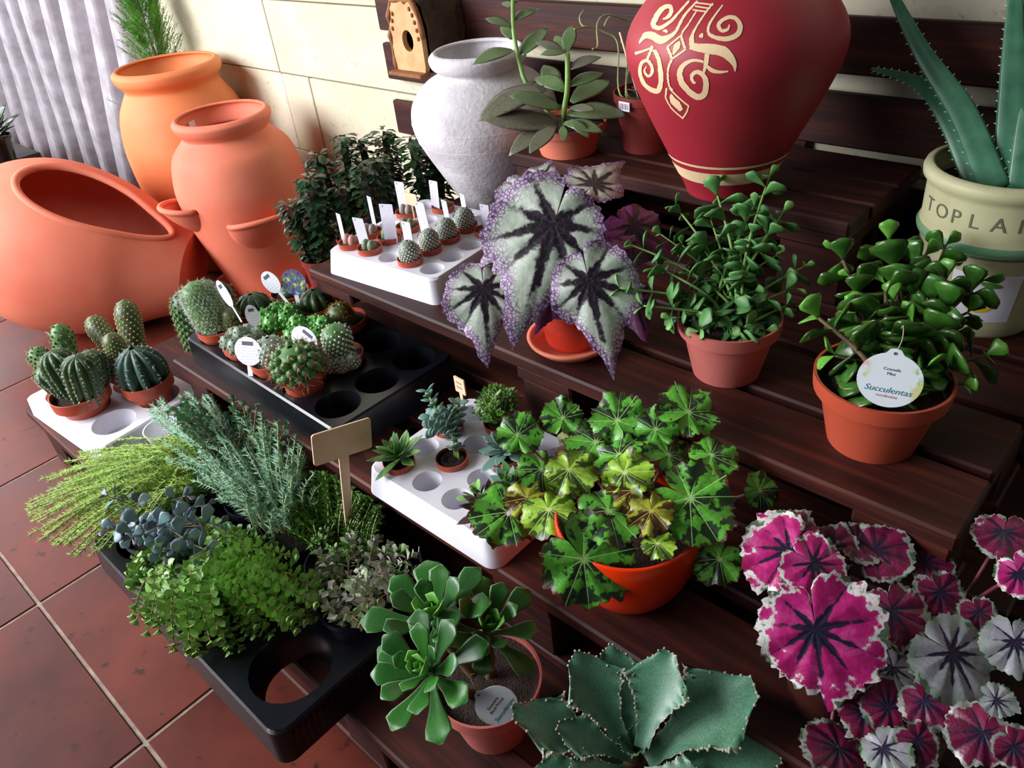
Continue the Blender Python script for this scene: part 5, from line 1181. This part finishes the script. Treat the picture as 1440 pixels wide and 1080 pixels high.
sedum('mixed_sedum', 'mixed pot of pinkish and green small-leaved sedums', lwc(3, 1, -.002, -.02), (505, 815, 90, 62, .1), 85, (.215, .26), discs(.008, .0145, .34, .4, F_OBOV), REDST, MIX, 6, arch=.012)
t = thing('blue_leaf_sedum', 'blue-grey broad leaved sedum in the corner of the black tray', 'sedum', lwc(0, 0, .02, .004), 'trailing sedums in the low black tray'); z = pot(t, .05, .075, NAVY, rb=.75, soil=SOIL)
BG = edged('blue_grey_broad_leaf', '#5f8088', '#7c7a94', .4, 0, .06, '#7f9a9c'); BGP = edged('purple_grey_broad_leaf', '#4a4a5c', '#5c4a66', .4, 0, .06, '#5a6472'); rr = random.Random(4)
bl = [fat_leaf(1, .36, .06, F_OBOV, 8, 6, bd, .15).mesh('leaf', m) for m in (BG, BGP) for bd in (.05, .2)]
tp_ = []
for k in range(34):
    px, py = ell(rr, 225, 735, 92, 52, .2); tp_.append((at(px, py, z=rr.uniform(.25, .295))-t.location, rr.uniform(.8, 1.1)))
bush(t, (0, 0, z), tp_, bl, 1.0, .026, REDST, nodes=3, gap=.010, stem_r=.0015, seed=9)

# ------------------------------------------------------------------ signs
def sign(lab, foot, w, h, stick, turn, tilt=0.0, roll=0.0):
    t = thing('plywood_sign', lab, 'sign', foot); f = (face_cam(foot, tilt, turn) @ Matrix.Rotation(roll, 3, 'Z')).to_4x4()
    o = card(None, rrect2(w, h, w*.05, stick-.001), .0022, PLY, 'board', t); o.matrix_local = f
    b = MB(); ws = max(.0034, w*.085); b.add([(-ws*.7, 0, -.0011), (ws*.7, 0, -.0011), (ws, stick, -.0011), (-ws, stick, -.0011), (-ws*.7, 0, .0011), (ws*.7, 0, .0011), (ws, stick, .0011), (-ws, stick, .0011)], [(3, 2, 1, 0), (4, 5, 6, 7), (0, 1, 5, 4), (1, 2, 6, 5), (2, 3, 7, 6), (3, 0, 4, 7)]); o = b.build('stick', PLY, t, False); o.matrix_local = f
    return t, f
sign('blank plywood sign on a stick in the trailing sedum tray', at(492, 752, z=.236), .086, .05, .14, .25, 0, -.17)
t, f = sign('small handwritten plywood price sign in the fine-leaved succulent', at(652, 572, z=.375), .022, .026, .026, -.95, 0, 0)
for k in range(2):
    b = MB(); pts = [(-.007+.0014*i, .043-.008*k+.0016*math.sin(i*1.9+k), .0014) for i in range(10)]; b.tube(pts, .00035, 4); o = b.build('handwriting', INK, t); o.matrix_local = f
t = thing('white_card_tag', 'blank white card tag standing behind the plywood sign', 'tag', at(494, 690, z=.235)); o = card(None, rrect2(.02, .03, .002), .0007, PAPER, 'tag_card', t); o.matrix_local = face_cam(t.location, .2, .4).to_4x4()
t = thing('thin_white_tag', 'thin white plastic tag seen edge-on beside the rosette succulent', 'tag', at(597, 806, z=.20)); o = card(None, rrect2(.012, .05, .002), .0007, PAPER, 'tag_card', t); o.matrix_local = face_cam(t.location, 0, 1.35).to_4x4()

# ------------------------------------------------------------------ bird house on the slat panel
BARK = simple('dark_bark', '#3a281c', '#5c4230', .9, 35, .9, .012); PINE = simple('pale_pine', '#c98f5c', '#dcae7c', .6, 25, .2); PINED = simple('brown_pine_edge', '#7a4a26', '#9a6436', .7, 40, .5)
c = at(574, 52, y=1.088); t = thing('bird_house', 'rustic log bird house with an arched pine front and round hole', 'bird house', (c.x, 1.088, c.z))
m = MB(); n = 28; w, hh = .046, .066; hole = [(.004+.0165*math.cos(2*PI*k/n), -.006+.0205*math.sin(2*PI*k/n)) for k in range(n)]
def arch(k):
    a = 2*PI*k/n; ca, sa = math.cos(a), math.sin(a); x = w*max(-1, min(1, ca*1.5)); y = hh*max(-1, min(1, sa*1.25))
    if y > 0: x *= 1-.35*(y/hh)**2
    return x, y
out = [arch(k) for k in range(n)]
for yy in (-.006, .006): m.add([(x, yy, z_) for x, z_ in out]+[(x, yy, z_) for x, z_ in hole], [(k, (k+1) % n, n+(k+1) % n, n+k) if yy < 0 else (k, n+k, n+(k+1) % n, (k+1) % n) for k in range(n)])
m.f += [(k, 2*n+k, 2*n+(k+1) % n, (k+1) % n) for k in range(n)]+[(n+k, n+(k+1) % n, 3*n+(k+1) % n, 3*n+k) for k in range(n)]; m.build('front', PINE, t, smooth=False)
b = MB(); b.tube([(x*1.06, -.004+.002*math.sin(k*3), z_*1.04) for k, (x, z_) in enumerate([arch(q % n) for q in range(n+1)])][:n//2+5], [.005+.0025*math.sin(k*2.3) for k in range(n//2+5)], 6); b.build('bark_edge', PINED, t)
for k in (0, 1, 2, 3, 4, 11, 12, 13):
    x, z_ = arch(k); b = MB(); b.ball((x*.82, -.0075, z_*.84), .0035, 8, 5, (1, .6, 1.3)); b.build('peg', PINED, t)
b = MB(); b.bbox((0, -.012, -.068), (.1, .03, .008), .002); b.build('ledge', PINED, t, False)
b = MB(); rg = [(x*1.04, z_*1.0) for x, z_ in out]; N = 10; vs = []
for j in range(N+1):
    for k, (x, z_) in enumerate(rg): q = 1+.05*math.sin(k*2.7+j*1.3)+.03*math.sin(k*7+j*3); vs.append((x*q*1.1, .0065+.104*j/N, z_*q*1.02))
b.add(vs, [(j*n+k, (j+1)*n+k, (j+1)*n+(k+1) % n, j*n+(k+1) % n) for j in range(N) for k in range(n)]+[tuple(N*n+k for k in range(n))]); b.build('log_body', BARK, t)

# ------------------------------------------------------------------ conifer behind the orange jar and a plant on the bench
CON = simple('bright_conifer_foliage', '#3a7a24', '#67a83c', .5, 30)
t = thing('potted_conifer', 'bright green feathery conifer behind the orange jar', 'conifer', (-2.565, 1.118, 0)); z = pot(t, .055, .12, BLACKP, soil=SOIL)
b = MB(); b.tube([(0, 0, z), (.0, 0, .5), (.01, .0, .86)], [.008, .006, .002], 8); b.build('trunk', BROWNSTEM, t); lf = MB(); rr = random.Random(3)
for k in range(520):
    s = rr.random()**.8; z0 = .25+.62*s; rad = .135*(1-s)**.5*rr.uniform(.5, 1.0)+.012; a = rr.uniform(0, 6.28); p0 = Vector((.01*s, 0, z0-.05)); p1 = Vector((rad*math.cos(a)+.01*s, max(-.11, min(rad*math.sin(a), .1)), z0+.055))
    for j in range(26):
        u = .3+.7*j/26; p = p0.lerp(p1, u); d = ((p1-p0).normalized()+Vector((rr.gauss(0, .55), rr.gauss(0, .55), rr.gauss(0, .4)))).normalized()
        if p.z < .63 and math.hypot(p.x+t.location.x-OX, p.y+t.location.y-OY) < .20: continue
        lf.spike(p, d*.017*(1.2-u*.5), .0011)
stuff(lf.build('foliage', CON, t, False))
q = at(150, 140, y=1.05)-t.location; lf = MB()
for j in range(60): u = j/60; p = Vector((-.02, 0, .36)).lerp(q, u); d = Vector((rr.gauss(-.3, .6), rr.gauss(0, .6), rr.gauss(.6, .5))).normalized(); lf.spike(p, d*.02, .0011)
stuff(lf.build('side_sprig', CON, t, False))
q = at(8, 190, z=.42); t = thing('bench_plant', 'dark leafy plant standing on the low bench', 'plant', (q.x-.02, q.y-.03, .3415)); z = pot(t, .05, .08, BLACKP, soil=SOIL)
mm = fat_leaf(1, .3, .04, F_LANCE, 8, 6, .2, .1).mesh('leaf', EUL[0])
for k in range(40):
    a = k*2.4; d = Vector((math.cos(a), math.sin(a), rr.uniform(.3, 1.6))).normalized(); p = Vector((0, 0, z))+d*rr.uniform(.0, .07); put_leaf(t, mm, p, p+d*.055, (0, 0, 1), 1.0)
for o in list(scene.objects):
    pass
